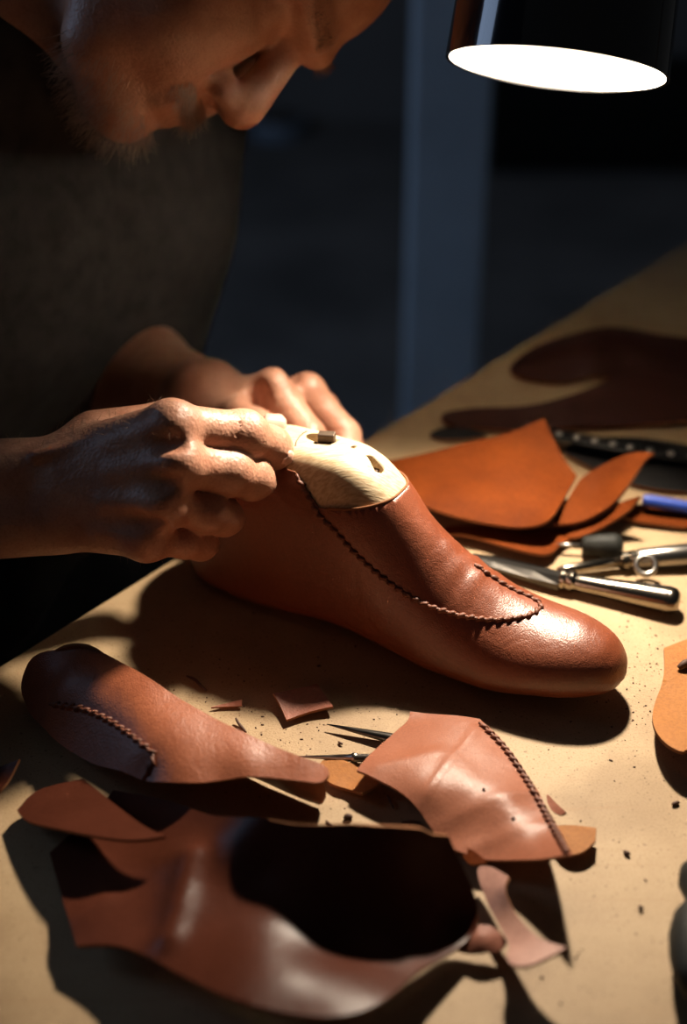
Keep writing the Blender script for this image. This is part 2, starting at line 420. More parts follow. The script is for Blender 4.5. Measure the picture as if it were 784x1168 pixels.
def smooth_path(pts, n=60):
    P = np.array([list(p) for p in pts]); d = np.concatenate([[0], np.cumsum(np.linalg.norm(np.diff(P, axis=0), axis=1))])
    m = len(P); out = []
    for t in np.linspace(0, d[-1], n):
        i = min(max(np.searchsorted(d, t) - 1, 0), m - 2)
        p0, p1, p2, p3 = P[max(i - 1, 0)], P[i], P[i + 1], P[min(i + 2, m - 1)]
        x = (t - d[i]) / (d[i + 1] - d[i] + 1e-12)
        out.append(.5 * ((2 * p1) + (-p0 + p2) * x + (2 * p0 - 5 * p1 + 4 * p2 - p3) * x * x + (-p0 + 3 * p1 - 3 * p2 + p3) * x ** 3))
    return np.array(out)
def seam(name, bvh, uv, mat, parent, pitch=.0042, r=.0009, lean=.9, cord=.0008, raise_=.0006, half=.0016):
    """hand-sewn seam: slanted stitches over a ridge, following a surface"""
    dense = smooth_path(uv, 240); P3 = []; Nn = []
    for u, v in dense:
        p, n = drape(bvh, u, v, raise_)
        if p is not None: P3.append(p); Nn.append(n)
    bm = bmesh.new()
    add_tube(bm, P3[::2], cord, 8)
    acc = 0; last = P3[0]
    for i in range(1, len(P3) - 1):
        acc += (P3[i] - last).length; last = P3[i]
        if acc >= pitch:
            acc = 0; t = (P3[i + 1] - P3[i - 1]).normalized(); n = Nn[i]; sdir = n.cross(t)
            k = 1 + random.uniform(-.2, .2)
            a = P3[i] - sdir * half * k - t * pitch * .5 * lean; c = P3[i] + n * r * .35; e = P3[i] + sdir * half * k + t * pitch * .5 * lean
            add_tube(bm, [a - n * r, a.lerp(c, .5) + n * r * .15, c, c.lerp(e, .5) + n * r * .15, e - n * r], [r * .6, r, r * 1.1, r, r * .6], 7)
    return from_bm(name, bm, mat, parent)

# ------------------------------------------------------------------ the shoe on its last
HEEL = W(228, 640); TOE = W(712, 738, .025); TOE.z = TZ
SX = (TOE - HEEL).normalized(); TOE = TOE - Vector((-SX.y, SX.x, 0)) * .0215
SX = (TOE - HEEL).normalized(); SY = Vector((-SX.y, SX.x, 0)); HEEL = HEEL + SX * .004
tab_z = [(0, .034), (.004, .046), (.012, .060), (.025, .074), (.038, .090), (.048, .103), (.056, .108), (.07, .1095), (.09, .1105), (.105, .1105), (.116, .108), (.134, .0960), (.147, .0822), (.164, .0681), (.183, .056), (.201, .0465), (.222, .0420), (.243, .0405), (.258, .0365), (.2635, .0325), (.267, .0285), (.269, .0245), (.27, .0205)]
tab_w = [(0, .006), (.003, .013), (.010, .020), (.025, .0265), (.05, .0285), (.09, .027), (.12, .0275), (.15, .030), (.18, .0325), (.20, .0325), (.22, .031), (.238, .0275), (.252, .0222), (.260, .0172), (.265, .0125), (.268, .0078), (.27, .0008)]
tab_t = [(0, .002), (.03, .010), (.055, .0165), (.10, .0165), (.116, .014), (.134, .010), (.15, .005), (.17, .001), (.27, 0)]
tab_n = [(0, 2.0), (.04, 1.7), (.10, 1.5), (.14, 1.55), (.18, 1.7), (.22, 1.85), (.27, 2.0)]
tab_nz = [(0, 2.0), (.03, 2.4), (.05, 4.0), (.112, 4.0), (.150, 1.9), (.27, 2.0)]
tab_0 = [(0, .004), (.02, .0), (.07, .002), (.11, .006), (.15, .003), (.18, 0), (.205, .001), (.23, .005), (.25, .0085), (.26, .0115), (.267, .0145), (.27, .0195)]
def pchip(t):
    x = np.array([a for a, _ in t], float); y = np.array([b for _, b in t], float); h = np.diff(x); d = np.diff(y) / h; m = np.zeros(len(x))
    for i in range(1, len(x) - 1):
        if d[i - 1] * d[i] > 0:
            w1, w2 = 2 * h[i] + h[i - 1], h[i] + 2 * h[i - 1]; m[i] = (w1 + w2) / (w1 / d[i - 1] + w2 / d[i])
    m[0], m[-1] = d[0], d[-1]
    q = np.linspace(0, .27, 2701); k = np.clip(np.searchsorted(x, q) - 1, 0, len(x) - 2); u = (q - x[k]) / h[k]
    v = y[k] * (1 + 2 * u) * (1 - u) ** 2 + m[k] * h[k] * u * (1 - u) ** 2 + y[k + 1] * u * u * (3 - 2 * u) + m[k + 1] * h[k] * u * u * (u - 1)
    return q, v
PCH = {}
def tb(t, s):
    if id(t) not in PCH: PCH[id(t)] = pchip(t)
    return float(np.interp(s, *PCH[id(t)]))
def tbs(t, s): return tb(t, s)
def loft_point(s, a, grow=0.0):
    """s along the shoe, a = angle round the section (0 near side, pi/2 top, pi far side)"""
    zt = tbs(tab_z, s) + grow; w = tbs(tab_w, s) + grow; wt = tbs(tab_t, s); n = tbs(tab_n, s); z0 = max(0.0002, tbs(tab_0, s) - grow * .5)
    zm = z0 + min(.016, (zt - z0) * .42)
    ca, sa = math.cos(a), math.sin(a)
    if sa >= 0:
        x = (w - wt) * abs(ca) ** (2 / n) + wt * abs(ca) ** (2 / 8.0); z = zm + (zt - zm) * abs(sa) ** (2 / tbs(tab_nz, s))
    else:
        x = w * abs(ca) ** (2 / 2.2); z = zm - (zm - z0) * abs(sa) ** (2 / 2.2)
    x = math.copysign(x, ca)
    # walking creases across the vamp and slight inward swing of the toe
    if grow > 0 and z > .02:
        k = math.exp(-((s - .176) / .016) ** 2) * max(0, sa)
        z += .00055 * k * math.sin(s * 620 + x * 70) + .0005 * k * math.sin(s * 380 - x * 160 + 1.0) + .00035 * k * math.sin(s * 1100 + x * 210)
    sw = .004 * max(0, (s - .12) / .15) ** 2
    return HEEL + SX * s - SY * (x - sw) + Vector((0, 0, z)), (s, x, z)
def loft(grow, ns=120, na=88):
    th = np.linspace(0, math.pi, ns + 1)[:]; ss = (.27 / 2) * (1 - np.cos(th))
    ss = .55 * ss + .45 * np.linspace(0, .27, ns + 1); ss[0] = 0; ss[-1] = .27
    vs = []; fs = []
    for s in ss:
        s2 = -grow + s * (.27 + 2 * grow) / .27
        for k in range(na):
            p, _ = loft_point(s, 2 * math.pi * k / na, grow); p = p + SX * (s2 - s); vs.append(p)
    for i in range(ns):
        for k in range(na): fs.append((i * na + k, i * na + (k + 1) % na, (i + 1) * na + (k + 1) % na, (i + 1) * na + k))
    c0 = sum((vs[k] for k in range(na)), Vector()) / na; c1 = sum((vs[ns * na + k] for k in range(na)), Vector()) / na
    vs += [c0, c1]
    for k in range(na): fs.append((len(vs) - 2, (k + 1) % na, k)); fs.append((len(vs) - 1, ns * na + k, ns * na + (k + 1) % na))
    return vs, fs
def to_bm(vs, fs):
    bm = bmesh.new(); bv = [bm.verts.new(v) for v in vs]
    for f in fs: bm.faces.new([bv[i] for i in f])
    bmesh.ops.recalc_face_normals(bm, faces=bm.faces); return bm
def local(p): d = p - HEEL; return d.dot(SX), -d.dot(SY), d.z

last = empty('shoe_last', HEEL + SX * .09)
tag(last, 'pale wooden shoe last showing at the ankle of the brown shoe', 'shoe last')
lv, lf = loft(0.0014)
bm = to_bm(lv, lf); LAST_BVH = BVHTree.FromBMesh(bm)
last_body = from_bm('body', bm, M['lastwood'], last)
# peg hole and wedge slot cut into the top of the last
def cutter(outl, n, depth):
    bm = bmesh.new(); top = [bm.verts.new(p + n * .006) for p in outl]; bot = [bm.verts.new(p - n * depth) for p in outl]
    bm.faces.new(top); bm.faces.new(bot[::-1])
    for i in range(len(outl)): bm.faces.new((top[i], bot[i], bot[(i + 1) % len(outl)], top[(i + 1) % len(outl)]))
    bmesh.ops.recalc_face_normals(bm, faces=bm.faces)
    me = bpy.data.meshes.new('cut'); bm.to_mesh(me); bm.free(); o = bpy.data.objects.new('cut', me); COL.objects.link(o); return o
cuts = []
hc, hn = drape(LAST_BVH, 366, 500); ht = Vector((SX.x, SX.y, 0))
hs = hn.cross(ht).normalized(); ht = hs.cross(hn).normalized()
cuts.append(cutter([hc + ht * math.cos(a) * .0095 + hs * math.sin(a) * .0048 for a in np.linspace(0, 2 * math.pi, 25)[:-1]], hn, .02))
slot = [drape(LAST_BVH, u, v)[0] for u, v in ((418, 519.5), (424, 520.5), (438, 536), (435, 540), (428, 538))]
sn = drape(LAST_BVH, 428, 530)[1]
cuts.append(cutter(slot, sn, .005))
dotp, dn = drape(LAST_BVH, 403, 510)
cuts.append(cutter([dotp + (frame_of(dn)[0] * math.cos(a) + frame_of(dn)[1] * math.sin(a)) * .0013 for a in np.linspace(0, 2 * math.pi, 13)[:-1]], dn, .004))
for c_ in cuts:
    md = last_body.modifiers.new('hole', 'BOOLEAN'); md.object = c_; md.operation = 'DIFFERENCE'; md.solver = 'EXACT'
dg = bpy.context.evaluated_depsgraph_get(); dg.update()
nm = bpy.data.meshes.new_from_object(last_body.evaluated_get(dg))
last_body.modifiers.clear(); last_body.data = nm
for c_ in cuts:
    me_ = c_.data; bpy.data.objects.remove(c_); bpy.data.meshes.remove(me_)
# small metal plug standing in the hole
bm = bmesh.new(); R3 = Matrix((ht, hs, hn)).transposed()
add_box(bm, hc + ht * .0040 + hn * .0002, .0095, .0058, .0085, R3 @ Matrix.Rotation(.35, 3, 'Z'), bevel=.0006)
tag(from_bm('plug', bm, M['plug'], last, smooth=False), 'dark brown plug')
bm = bmesh.new(); so = sum(slot, Vector()) / 5
add_box(bm, so - sn * .0045, .007, .004, .002, R3)
from_bm('slot_wedge', bm, M['wooddark'], last, smooth=False)
# saw line across the cone of the last
bm = bmesh.new()
hinge = [drape(LAST_BVH, u, v, .0001)[0] for u, v in ((337, 509), (338, 504), (341, 499), (345, 495), (350, 492))]
add_tube(bm, [q for q in hinge if q is not None], .0004, 6)
from_bm('hinge_cut', bm, M['wooddark'], last)

shoe = empty('shoe', HEEL + SX * .13)
tag(shoe, 'half-made reddish brown leather shoe pulled over the wooden last, at the centre', 'shoe')
uv_, uf_ = loft(.0017); bm = to_bm(uv_, uf_); UP_BVH = BVHTree.FromBMesh(bm)
pA, _ = drape(UP_BVH, 455, 552); pB, _ = drape(UP_BVH, 365, 579); pC, _ = drape(UP_BVH, 338, 538)
if pA is None: pA = HEEL + SX * .135 + Vector((0, 0, .095))
lA = (.134, .0955); lB = local(pB); lC = local(pC) if pC is not None else (lB[0] - .02, 0, lB[2] + .02)
lB = (lB[0], lB[2]); lC = (lC[0], lC[2])
def sz(a, b):
    p = HEEL + SX * a[0] + Vector((0, 0, a[1])); d = SX * (b[0] - a[0]) + Vector((0, 0, b[1] - a[1]))
    return p, d.cross(SY).normalized()
for co, no in (sz(lB, lA), sz(lB, lC), (HEEL + Vector((0, 0, lC[1])), Vector((0, 0, 1)))):
    bmesh.ops.bisect_plane(bm, geom=bm.verts[:] + bm.edges[:] + bm.faces[:], dist=1e-6, plane_co=co, plane_no=no)
kill = []
def side(p, a, b): return (b[0] - a[0]) * (p[1] - a[1]) - (b[1] - a[1]) * (p[0] - a[0])
for f in bm.faces:
    s_, x_, z_ = local(f.calc_center_median()); p = (s_, z_)
    above = side(p, lB, lA) > 0
    right = side(p, lB, lC) < 0
    if (above and right) or (not right and z_ > lC[1]) or z_ < .0012: kill.append(f)
bmesh.ops.delete(bm, geom=kill, context='FACES')
up = from_bm('upper', bm, [M['shoe'], M['edge']], shoe)
md = up.modifiers.new('thickness', 'SOLIDIFY'); md.thickness = .0011; md.offset = 1; md.material_offset_rim = 1
vs2, fs2 = loft(.0027); bm = to_bm(vs2, fs2); OUT_BVH = BVHTree.FromBMesh(bm); bm.free()
tag(seam('apron_seam', OUT_BVH, [(338, 541), (349, 561), (365, 587), (383, 606), (401, 626), (424, 648), (448, 667), (474, 684), (500, 695), (530, 703), (560, 707), (590, 705), (608, 700), (617, 691), (606, 682), (590, 675), (572, 665), (554, 653), (540, 643)], M['thread'], shoe, pitch=.0050, r=.0013, cord=.0010, half=.0013, raise_=.0002), 'twisted brown hand stitching')
# top line: thin binding of the vamp, turned up a little at the back corner
def topline(z_off=0.0):
    out = []
    for x in np.linspace(-.031, .031, 80):
        best = None
        o_ = HEEL + SX * lB[0] + Vector((0, 0, lB[1])) - SY * x
        d_ = (SX * (lA[0] - lB[0]) + Vector((0, 0, lA[1] - lB[1]))).normalized()
        h = OUT_BVH.ray_cast(o_ + d_ * .12, -d_)
        if h[0] is not None and side((local(h[0])[0], local(h[0])[2]), lB, lC) < .0 : out.append(h[0])
    return out
tl = topline()
if len(tl) > 4:
    bm = bmesh.new(); add_tube(bm, tl, .0008, 8); from_bm('topline_edge', bm, M['edge'], shoe)
# insole board under the lasted upper
bm = bmesh.new(); ring = []
for s in np.linspace(.002, .268, 60): ring.append((s, tbs(tab_w, s) * .62))
def solept(s, x, z): return HEEL + SX * s - SY * (x - .004 * max(0, (s - .12) / .15) ** 2) + Vector((0, 0, z))
tv = []; bv = []
for s, x in ring + [(s, -x) for s, x in ring[::-1]]:
    z0 = max(0, tbs(tab_0, s)); tv.append(bm.verts.new(solept(s, x, z0 + .0016))); bv.append(bm.verts.new(solept(s, x, max(.0001, z0 - .0016))))
m_ = len(tv); k_ = m_ // 2
for i in range(k_ - 1):
    bm.faces.new((tv[i], tv[i + 1], tv[m_ - 2 - i], tv[m_ - 1 - i])); bm.faces.new((bv[i], bv[m_ - 1 - i], bv[m_ - 2 - i], bv[i + 1]))
for i in range(m_): bm.faces.new((tv[i], bv[i], bv[(i + 1) % m_], tv[(i + 1) % m_]))
from_bm('insole', bm, M['edge'], shoe)

# ------------------------------------------------------------------ the person: signed-distance modelling
class Grid:
    def __init__(s, lo, hi, h):
        s.lo = np.array(lo, float); s.h = h
        s.n = np.ceil((np.array(hi) - s.lo) / h).astype(int) + 1
        s.D = np.full(s.n, 1.0, np.float32)
        s.ax = [s.lo[i] + np.arange(s.n[i]) * h for i in range(3)]
    def block(s, lo, hi, m):
        a = np.maximum(np.floor((np.array(lo) - m - s.lo) / s.h).astype(int), 0); b = np.minimum(np.ceil((np.array(hi) + m - s.lo) / s.h).astype(int) + 1, s.n)
        if np.any(b <= a): return None
        return tuple(slice(i, j) for i, j in zip(a, b)), np.meshgrid(*[s.ax[i][a[i]:b[i]] for i in range(3)], indexing='ij')
    def put(s, sl, d, k, op='u'):
        o = s.D[sl]; d = d.astype(np.float32)
        if op == 's':     # smooth subtraction
            d = -d; hh = np.clip(.5 - .5 * (o - d) / max(k, 1e-6), 0, 1) if k > 0 else None
            if k > 0:
                hh = np.clip(.5 + .5 * (d - o) / k, 0, 1); s.D[sl] = o * (1 - hh) + d * hh + k * hh * (1 - hh)
            else: s.D[sl] = np.maximum(o, d)
        elif k > 0:
            hh = np.clip(.5 + .5 * (o - d) / k, 0, 1); s.D[sl] = o * (1 - hh) + d * hh - k * hh * (1 - hh)
        else: s.D[sl] = np.minimum(o, d)
    def cone(s, a, b, ra, rb, k=.004, op='u', squash=None):
        a = np.array(a, float); b = np.array(b, float); m = max(ra, rb) + k * 2 + .006
        bl = s.block(np.minimum(a, b), np.maximum(a, b), m)
        if bl is None: return
        sl, (X, Y, Z) = bl; d = b - a; L2 = (d ** 2).sum() + 1e-12
        t = np.clip(((X - a[0]) * d[0] + (Y - a[1]) * d[1] + (Z - a[2]) * d[2]) / L2, 0, 1)
        rx, ry, rz = X - a[0] - t * d[0], Y - a[1] - t * d[1], Z - a[2] - t * d[2]
        r2 = rx * rx + ry * ry + rz * rz
        if squash is not None:        # (axis vector, factor>1 makes it thinner along that axis)
            n = np.array(squash[0], float); n /= np.linalg.norm(n); q = rx * n[0] + ry * n[1] + rz * n[2]
            r2 = r2 + q * q * (squash[1] ** 2 - 1)
        s.put(sl, np.sqrt(r2) - (ra + (rb - ra) * t), k, op)
    def ell(s, c, R, rad, k=.004, op='u'):
        """ellipsoid, R rows = axes"""
        c = np.array(c, float); R = np.array(R, float); m = max(rad)
        bl = s.block(c - m, c + m, k * 2 + .006)
        if bl is None: return
        sl, (X, Y, Z) = bl; p = [R[i][0] * (X - c[0]) + R[i][1] * (Y - c[1]) + R[i][2] * (Z - c[2]) for i in range(3)]
        k0 = np.sqrt(sum((p[i] / rad[i]) ** 2 for i in range(3))); k1 = np.sqrt(sum((p[i] / rad[i] ** 2) ** 2 for i in range(3)))
        s.put(sl, k0 * (k0 - 1) / np.maximum(k1, 1e-6), k, op)
    def merge(s, g, k): s.put((slice(None),) * 3, g.D, k)
    def like(s):
        g = Grid.__new__(Grid); g.lo, g.h, g.n, g.ax = s.lo, s.h, s.n, s.ax; g.D = np.full(s.n, 1.0, np.float32); return g
    def surface(s):
        D = s.D.astype(np.float64); nx, ny, nz = D.shape; ins = D < 0
        c = np.zeros((nx - 1, ny - 1, nz - 1), int)
        for i in (0, 1):
            for j in (0, 1):
                for k in (0, 1): c += ins[i:nx - 1 + i, j:ny - 1 + j, k:nz - 1 + k]
        act = (c > 0) & (c < 8); idx = np.full(act.shape, -1); idx[act] = np.arange(act.sum())
        I, J, K = np.nonzero(act); acc = np.zeros((len(I), 3)); cnt = np.zeros(len(I))
        cs = [(i, j, k) for i in (0, 1) for j in (0, 1) for k in (0, 1)]
        for a in cs:
            for ax in range(3):
                if a[ax]: continue
                b_ = list(a); b_[ax] = 1
                da = D[I + a[0], J + a[1], K + a[2]]; db = D[I + b_[0], J + b_[1], K + b_[2]]; m = (da < 0) != (db < 0)
                t = np.where(m, da / np.where(m, da - db, 1), 0); p = np.tile(np.array(a, float), (len(I), 1)); p[:, ax] += t
                acc[m] += p[m]; cnt[m] += 1
        V = s.lo + (np.column_stack([I, J, K]) + acc / cnt[:, None]) * s.h
        F = []
        for ax in range(3):
            u, v = (ax + 1) % 3, (ax + 2) % 3
            sl0 = [slice(None)] * 3; sl1 = [slice(None)] * 3; sl0[ax] = slice(0, -1); sl1[ax] = slice(1, None)
            A = ins[tuple(sl0)]; B = ins[tuple(sl1)]
            P = np.argwhere(A != B)
            ok = (P[:, u] > 0) & (P[:, v] > 0) & (P[:, u] < D.shape[u] - 1) & (P[:, v] < D.shape[v] - 1); P = P[ok]
            def ix(du, dv):
                q = P.copy(); q[:, u] += du; q[:, v] += dv; return idx[q[:, 0], q[:, 1], q[:, 2]]
            q = np.column_stack([ix(-1, -1), ix(0, -1), ix(0, 0), ix(-1, 0)])
            fl = A[P[:, 0], P[:, 1], P[:, 2]]
            q[~fl] = q[~fl][:, ::-1]; F.append(q)
        F = np.concatenate(F); F = F[(F >= 0).all(1)]
        return V, F
def relax(V, F, it=2, w=.5):
    E_ = np.concatenate([F[:, [0, 1]], F[:, [1, 2]], F[:, [2, 3]], F[:, [3, 0]]])
    for _ in range(it):
        S = np.zeros_like(V); c = np.zeros(len(V))
        np.add.at(S, E_[:, 0], V[E_[:, 1]]); np.add.at(S, E_[:, 1], V[E_[:, 0]]); np.add.at(c, E_[:, 0], 1); np.add.at(c, E_[:, 1], 1)
        V = V * (1 - w) + w * S / np.maximum(c, 1)[:, None]
    return V

def T(v): return np.array((v[0], v[1], v[2]))
def J(u, v, d): return T(WD(u, v, d))
def rp(px_, d): return px_ * d / FPX
R_CAM = np.array((1, 0, 0)); U_CAM = np.array((0, SP, CP)); F_CAM = np.array((0, CP, -SP))

pieces = []      # (V, F) pieces of the one body mesh
# ---- right hand and forearm (near the camera)
r_wr1 = J(52, 538, .772); r_wr2 = J(50, 592, .772); r_elb = np.array((-.42, .645, TZ + .085))
g = Grid((-.47, .54, TZ + .005), (.0, .72, TZ + .20), .00125)
fw = (r_wr1 + r_wr2) / 2; fd = (r_elb - fw) / np.linalg.norm(r_elb - fw)
g.cone(r_wr1, r_wr1 + fd * .26, rp(41, .75), rp(50, .75), .01)
g.cone(r_wr2, r_wr2 + fd * .26, rp(43, .75), rp(55, .75), .012)
mcp = {'i': J(196, 486, .738), 'm': J(202, 529, .734), 'r': J(186, 574, .738), 'l': J(168, 614, .750)}
car = {'i': J(92, 520, .768), 'm': J(88, 545, .764), 'r': J(84, 572, .764), 'l': J(86, 598, .768)}
for q, (ra, rb) in dict(i=(33, 28), m=(34, 27), r=(33, 25), l=(31, 23)).items():
    g.cone(car[q], mcp[q], rp(ra, .75), rp(rb, .75), .012)
# fleshy thumb side above the hand, knuckle bumps
tc_ = J(112, 506, .786); tm = J(184, 484, .800); ti = J(256, 497, .818); tt = J(311, 487, .812)
g.cone(tc_, tm, rp(40, .77), rp(26, .78), .014)
g.cone(J(120, 560, .782), J(170, 560, .772), rp(34, .77), rp(30, .77), .02)
th = g.like(); th.cone(tm, ti, rp(23, .79), rp(19, .8), .004); th.cone(ti, tt, rp(18, .8), rp(12.5, .8), .004)
g.merge(th, .005)
fing = {
 'i': ([mcp['i'], J(278, 496, .763), J(309, 511, .782), J(322, 521, .790)], (28, 27.5, 24, 17.5)),
 'm': ([mcp['m'], J(262, 538, .757), J(288, 546, .772), J(300, 550, .779)], (28, 27, 24, 17.5)),
 'r': ([mcp['r'], J(238, 585, .757), J(256, 590, .770), J(264, 592, .776)], (25, 22.5, 20.5, 17)),
 'l': ([mcp['l'], J(212, 616, .763), J(229, 620, .774), J(236, 621, .780)], (23, 19.5, 18, 16)),
}
allf = g.like()
for q, (P_, rr) in fing.items():
    f1 = g.like()
    for i in range(3):
        d_ = .755
        f1.cone(P_[i], P_[i + 1], rp(rr[i] * (.93 if i == 0 else .97), d_), rp(rr[i + 1] * .95, d_), .003)
    for i in (1, 2): f1.ell(P_[i] - F_CAM * .0015, np.eye(3), [rp(rr[i] * .98, d_)] * 3, .006)
    # skin folds over the joints
    ax_ = (P_[2] - P_[0]) / np.linalg.norm(P_[2] - P_[0]); 
    for i, offs in ((1, (-.0032, 0.0, .003)), (2, (-.0012, .0018))):
        for o_ in offs:
            c_ = P_[i] + ax_ * o_; n_ = np.cross(ax_, U_CAM); rad = rp(rr[i], d_) * 1.02
            pts_ = [c_ + (-F_CAM * math.cos(a) + np.cross(ax_, -F_CAM) * math.sin(a)) * rad for a in np.linspace(-.9, .9, 7)]
            for a_, b_ in zip(pts_, pts_[1:]): f1.cone(a_, b_, .00055, .00055, .0012, 's')
    allf.merge(f1, .0006)
g.merge(allf, .005)
# knuckles and tendons on the back of the hand
for q in 'imrl':
    g.ell(mcp[q] - F_CAM * rp(8, .75), np.eye(3), [rp(19, .75)] * 3, .012)
    g.cone(car[q] * .6 + mcp[q] * .4 - F_CAM * rp(28, .75), mcp[q] - F_CAM * rp(22, .75), .0014, .0018, .008)
for a, b_ in (('i', 'm'), ('m', 'r'), ('r', 'l')):
    c_ = (mcp[a] + mcp[b_]) / 2 + np.array((-.004, 0, 0)); g.ell(c_ - F_CAM * rp(30, .75), np.eye(3), (.009, .0035, .0035), .007, 's')
g.cone(J(40, 520, .752), J(110, 505, .752), .0022, .0022, .006)
V, F_ = g.surface(); V = relax(V, F_, 2, .4); pieces.append((V, F_)); 
RH = (V, F_)

# ---- left hand and forearm (behind the last)
l_w = J(236, 458, .930); l_elb = J(62, 432, 1.16)
g = Grid((-.26, .74, TZ - .03), (.035, 1.06, TZ + .16), .0015)
l_mid = l_w * .52 + l_elb * .48 + np.array((.004, 0, .012))
wd = np.cross(F_CAM, (l_w - l_elb)); wd /= np.linalg.norm(wd)
g.cone(l_w, l_mid, .0245, .040, .01); g.cone(l_mid, l_elb, .040, .044, .02)
g.cone(l_mid * .8 + l_w * .2 + wd * 0 + np.array((0, 0, .006)), l_elb * .6 + l_mid * .4 + np.array((0, 0, .012)), .030, .034, .015)
g.ell(l_w + np.array((-.012, -.010, -.002)), np.eye(3), (.011, .010, .010), .008)
lm = {'i': J(312, 446, .905), 'm': J(350, 450, .918), 'r': J(366, 470, .936), 'l': J(372, 492, .950)}
lc = {'i': J(258, 462, .922), 'm': J(262, 468, .935), 'r': J(264, 478, .945), 'l': J(262, 490, .952)}
for q, (ra, rb) in dict(i=(.0165, .0128), m=(.016, .0118), r=(.016, .0112), l=(.015, .0105)).items():
    g.cone(l_w, lc[q], .021, ra, .012); g.cone(lc[q], lm[q], ra, rb, .009)
lf_ = {
 'i': ([lm['i'], J(352, 498, .893), J(350, 530, .880), J(345, 545, .875)], (.0122, .0112, .0098, .0085)),
 'm': ([lm['m'], J(392, 497, .918), J(398, 540, .905), J(392, 562, .895)], (.0118, .0112, .0100, .0085)),
 'r': ([lm['r'], J(398, 512, .945), J(404, 552, .930), J(398, 572, .918)], (.0112, .0104, .0095, .008)),
 'l': ([lm['l'], J(395, 528, .962), J(400, 556, .950), J(396, 572, .94)], (.0102, .0095, .0085, .0075)),
}
allf = g.like()
for q, (P_, rr) in lf_.items():
    f1 = g.like()
    for i in range(3): f1.cone(P_[i], P_[i + 1], rr[i], rr[i + 1], .003)
    allf.merge(f1, .001)
g.merge(allf, .005)
# thumb coming forward round the back of the last
tb_ = [J(250, 476, .915), J(276, 474, .895), J(296, 488, .878), J(310, 500, .866)]
t1 = g.like(); t1.cone(tb_[0], tb_[1], .016, .013, .004); t1.cone(tb_[1], tb_[2], .0125, .0105, .004); t1.cone(tb_[2], tb_[3], .0105, .008, .004)
g.merge(t1, .008)
for q in 'imr': g.ell(lm[q] + U_CAM * .003, np.eye(3), (.0105,) * 3, .006)
for a, b_ in (('i', 'm'), ('m', 'r')):
    c_ = lm[a] * .5 + lm[b_] * .5; g.ell(c_ + U_CAM * .011 - F_CAM * .003, np.eye(3), (.005, .007, .005), .006, 's')
g.ell(J(293, 452, .893), np.eye(3), (.006, .008, .010), .008, 's')
V, F_ = g.surface(); V = relax(V, F_, 2, .4); pieces.append((V, F_))

# ---- head
d_head = .84
tipw = J(281, 143, d_head)
hf = .40 * R_CAM - .915 * U_CAM - .06 * F_CAM; hf /= np.linalg.norm(hf)
hu = .915 * R_CAM + .40 * U_CAM; hu -= hf * hu.dot(hf); hu /= np.linalg.norm(hu)
hl = np.cross(hu, hf)      # subject's left
HO = tipw - hf * .125 + hu * .028
HR = np.array((hf, hl, hu))
def H(x, y, z): return HO + hf * x + hl * y + hu * z
g = Grid(HO - .20, HO + .20, .0020)
g.ell(H(-.008, 0, .040), HR, (.100, .076, .088), .01)
g.ell(H(.030, 0, .045), HR, (.066, .062, .064), .02)          # forehead
g.cone(H(.020, 0, -.040), H(.062, 0, -.075), .058, .036, .03)  # jaw mass
g.ell(H(.084, 0, -.092), HR, (.020, .024, .018), .02)          # chin
g.cone(H(.078, .026, -.046), H(.078, -.026, -.046), .022, .022, .02)   # mouth barrel
for s_ in (-1, 1):
    g.ell(H(.060, s_ * .045, -.012), HR, (.022, .024, .022), .025)       # cheekbones
    g.ell(H(.058, s_ * .046, -.045), HR, (.026, .020, .030), .025)      # cheek
    g.cone(H(.0, s_ * .058, -.04), H(.055, s_ * .036, -.088), .018, .018, .025)  # jaw line
    g.ell(H(.090, s_ * .033, .011), HR, (.017, .020, .013), .010, 's')   # eye sockets
    g.ell(H(.073, s_ * .032, .010), HR, (.0135, .0145, .0125), .003)     # eyeball under lids
    g.cone(H(.084, s_ * .019, .004), H(.077, s_ * .046, .006), .0024, .0022, .004)   # lower lid
    g.cone(H(.0845, s_ * .018, .016), H(.079, s_ * .047, .017), .0032, .003, .004)   # upper lid
    g.cone(H(.097, s_ * .012, .029), H(.083, s_ * .048, .032), .0105, .008, .012)     # brow ridge
    g.ell(H(.0, s_ * .076, -.008), HR, (.018, .007, .031), .004)          # ear
    g.ell(H(.004, s_ * .082, -.006), HR, (.009, .005, .017), .004, 's')
for s_ in (-1, 1): g.ell(H(.076, s_ * .026, -.014), HR, (.018, .018, .022), .02)
# nose
g.cone(H(.092, 0, .018), H(.113, 0, -.022), .0085, .0125, .008)
g.ell(H(.1125, 0, -.0285), HR, (.0135, .0125, .0115), .006)
for s_ in (-1, 1):
    g.ell(H(.103, s_ * .0125, -.032), HR, (.0115, .0075, .0085), .006)
    g.ell(H(.107, s_ * .0065, -.0415), HR, (.006, .0035, .005), .002, 's')  # nostrils
    g.cone(H(.098, s_ * .020, -.030), H(.084, s_ * .034, -.062), .0008, .0006, .006, 's')  # nasolabial fold
# lips
g.cone(H(.098, .018, -.060), H(.098, -.018, -.060), .0052, .0052, .006)
g.cone(H(.096, .015, -.069), H(.096, -.015, -.069), .0056, .0056, .006)
g.cone(H(.106, .020, -.0645), H(.106, -.020, -.0645), .0010, .0010, .002, 's')
# neck
nb = np.array((-.235, .905, TZ + .27))
g.cone(H(-.045, 0, -.045), H(-.045, 0, -.045) * .35 + nb * .65, .056, .060, .03)
V, F_ = g.surface(); V = relax(V, F_, 2, .4); pieces.append((V, F_)); HEADM = (V, F_)

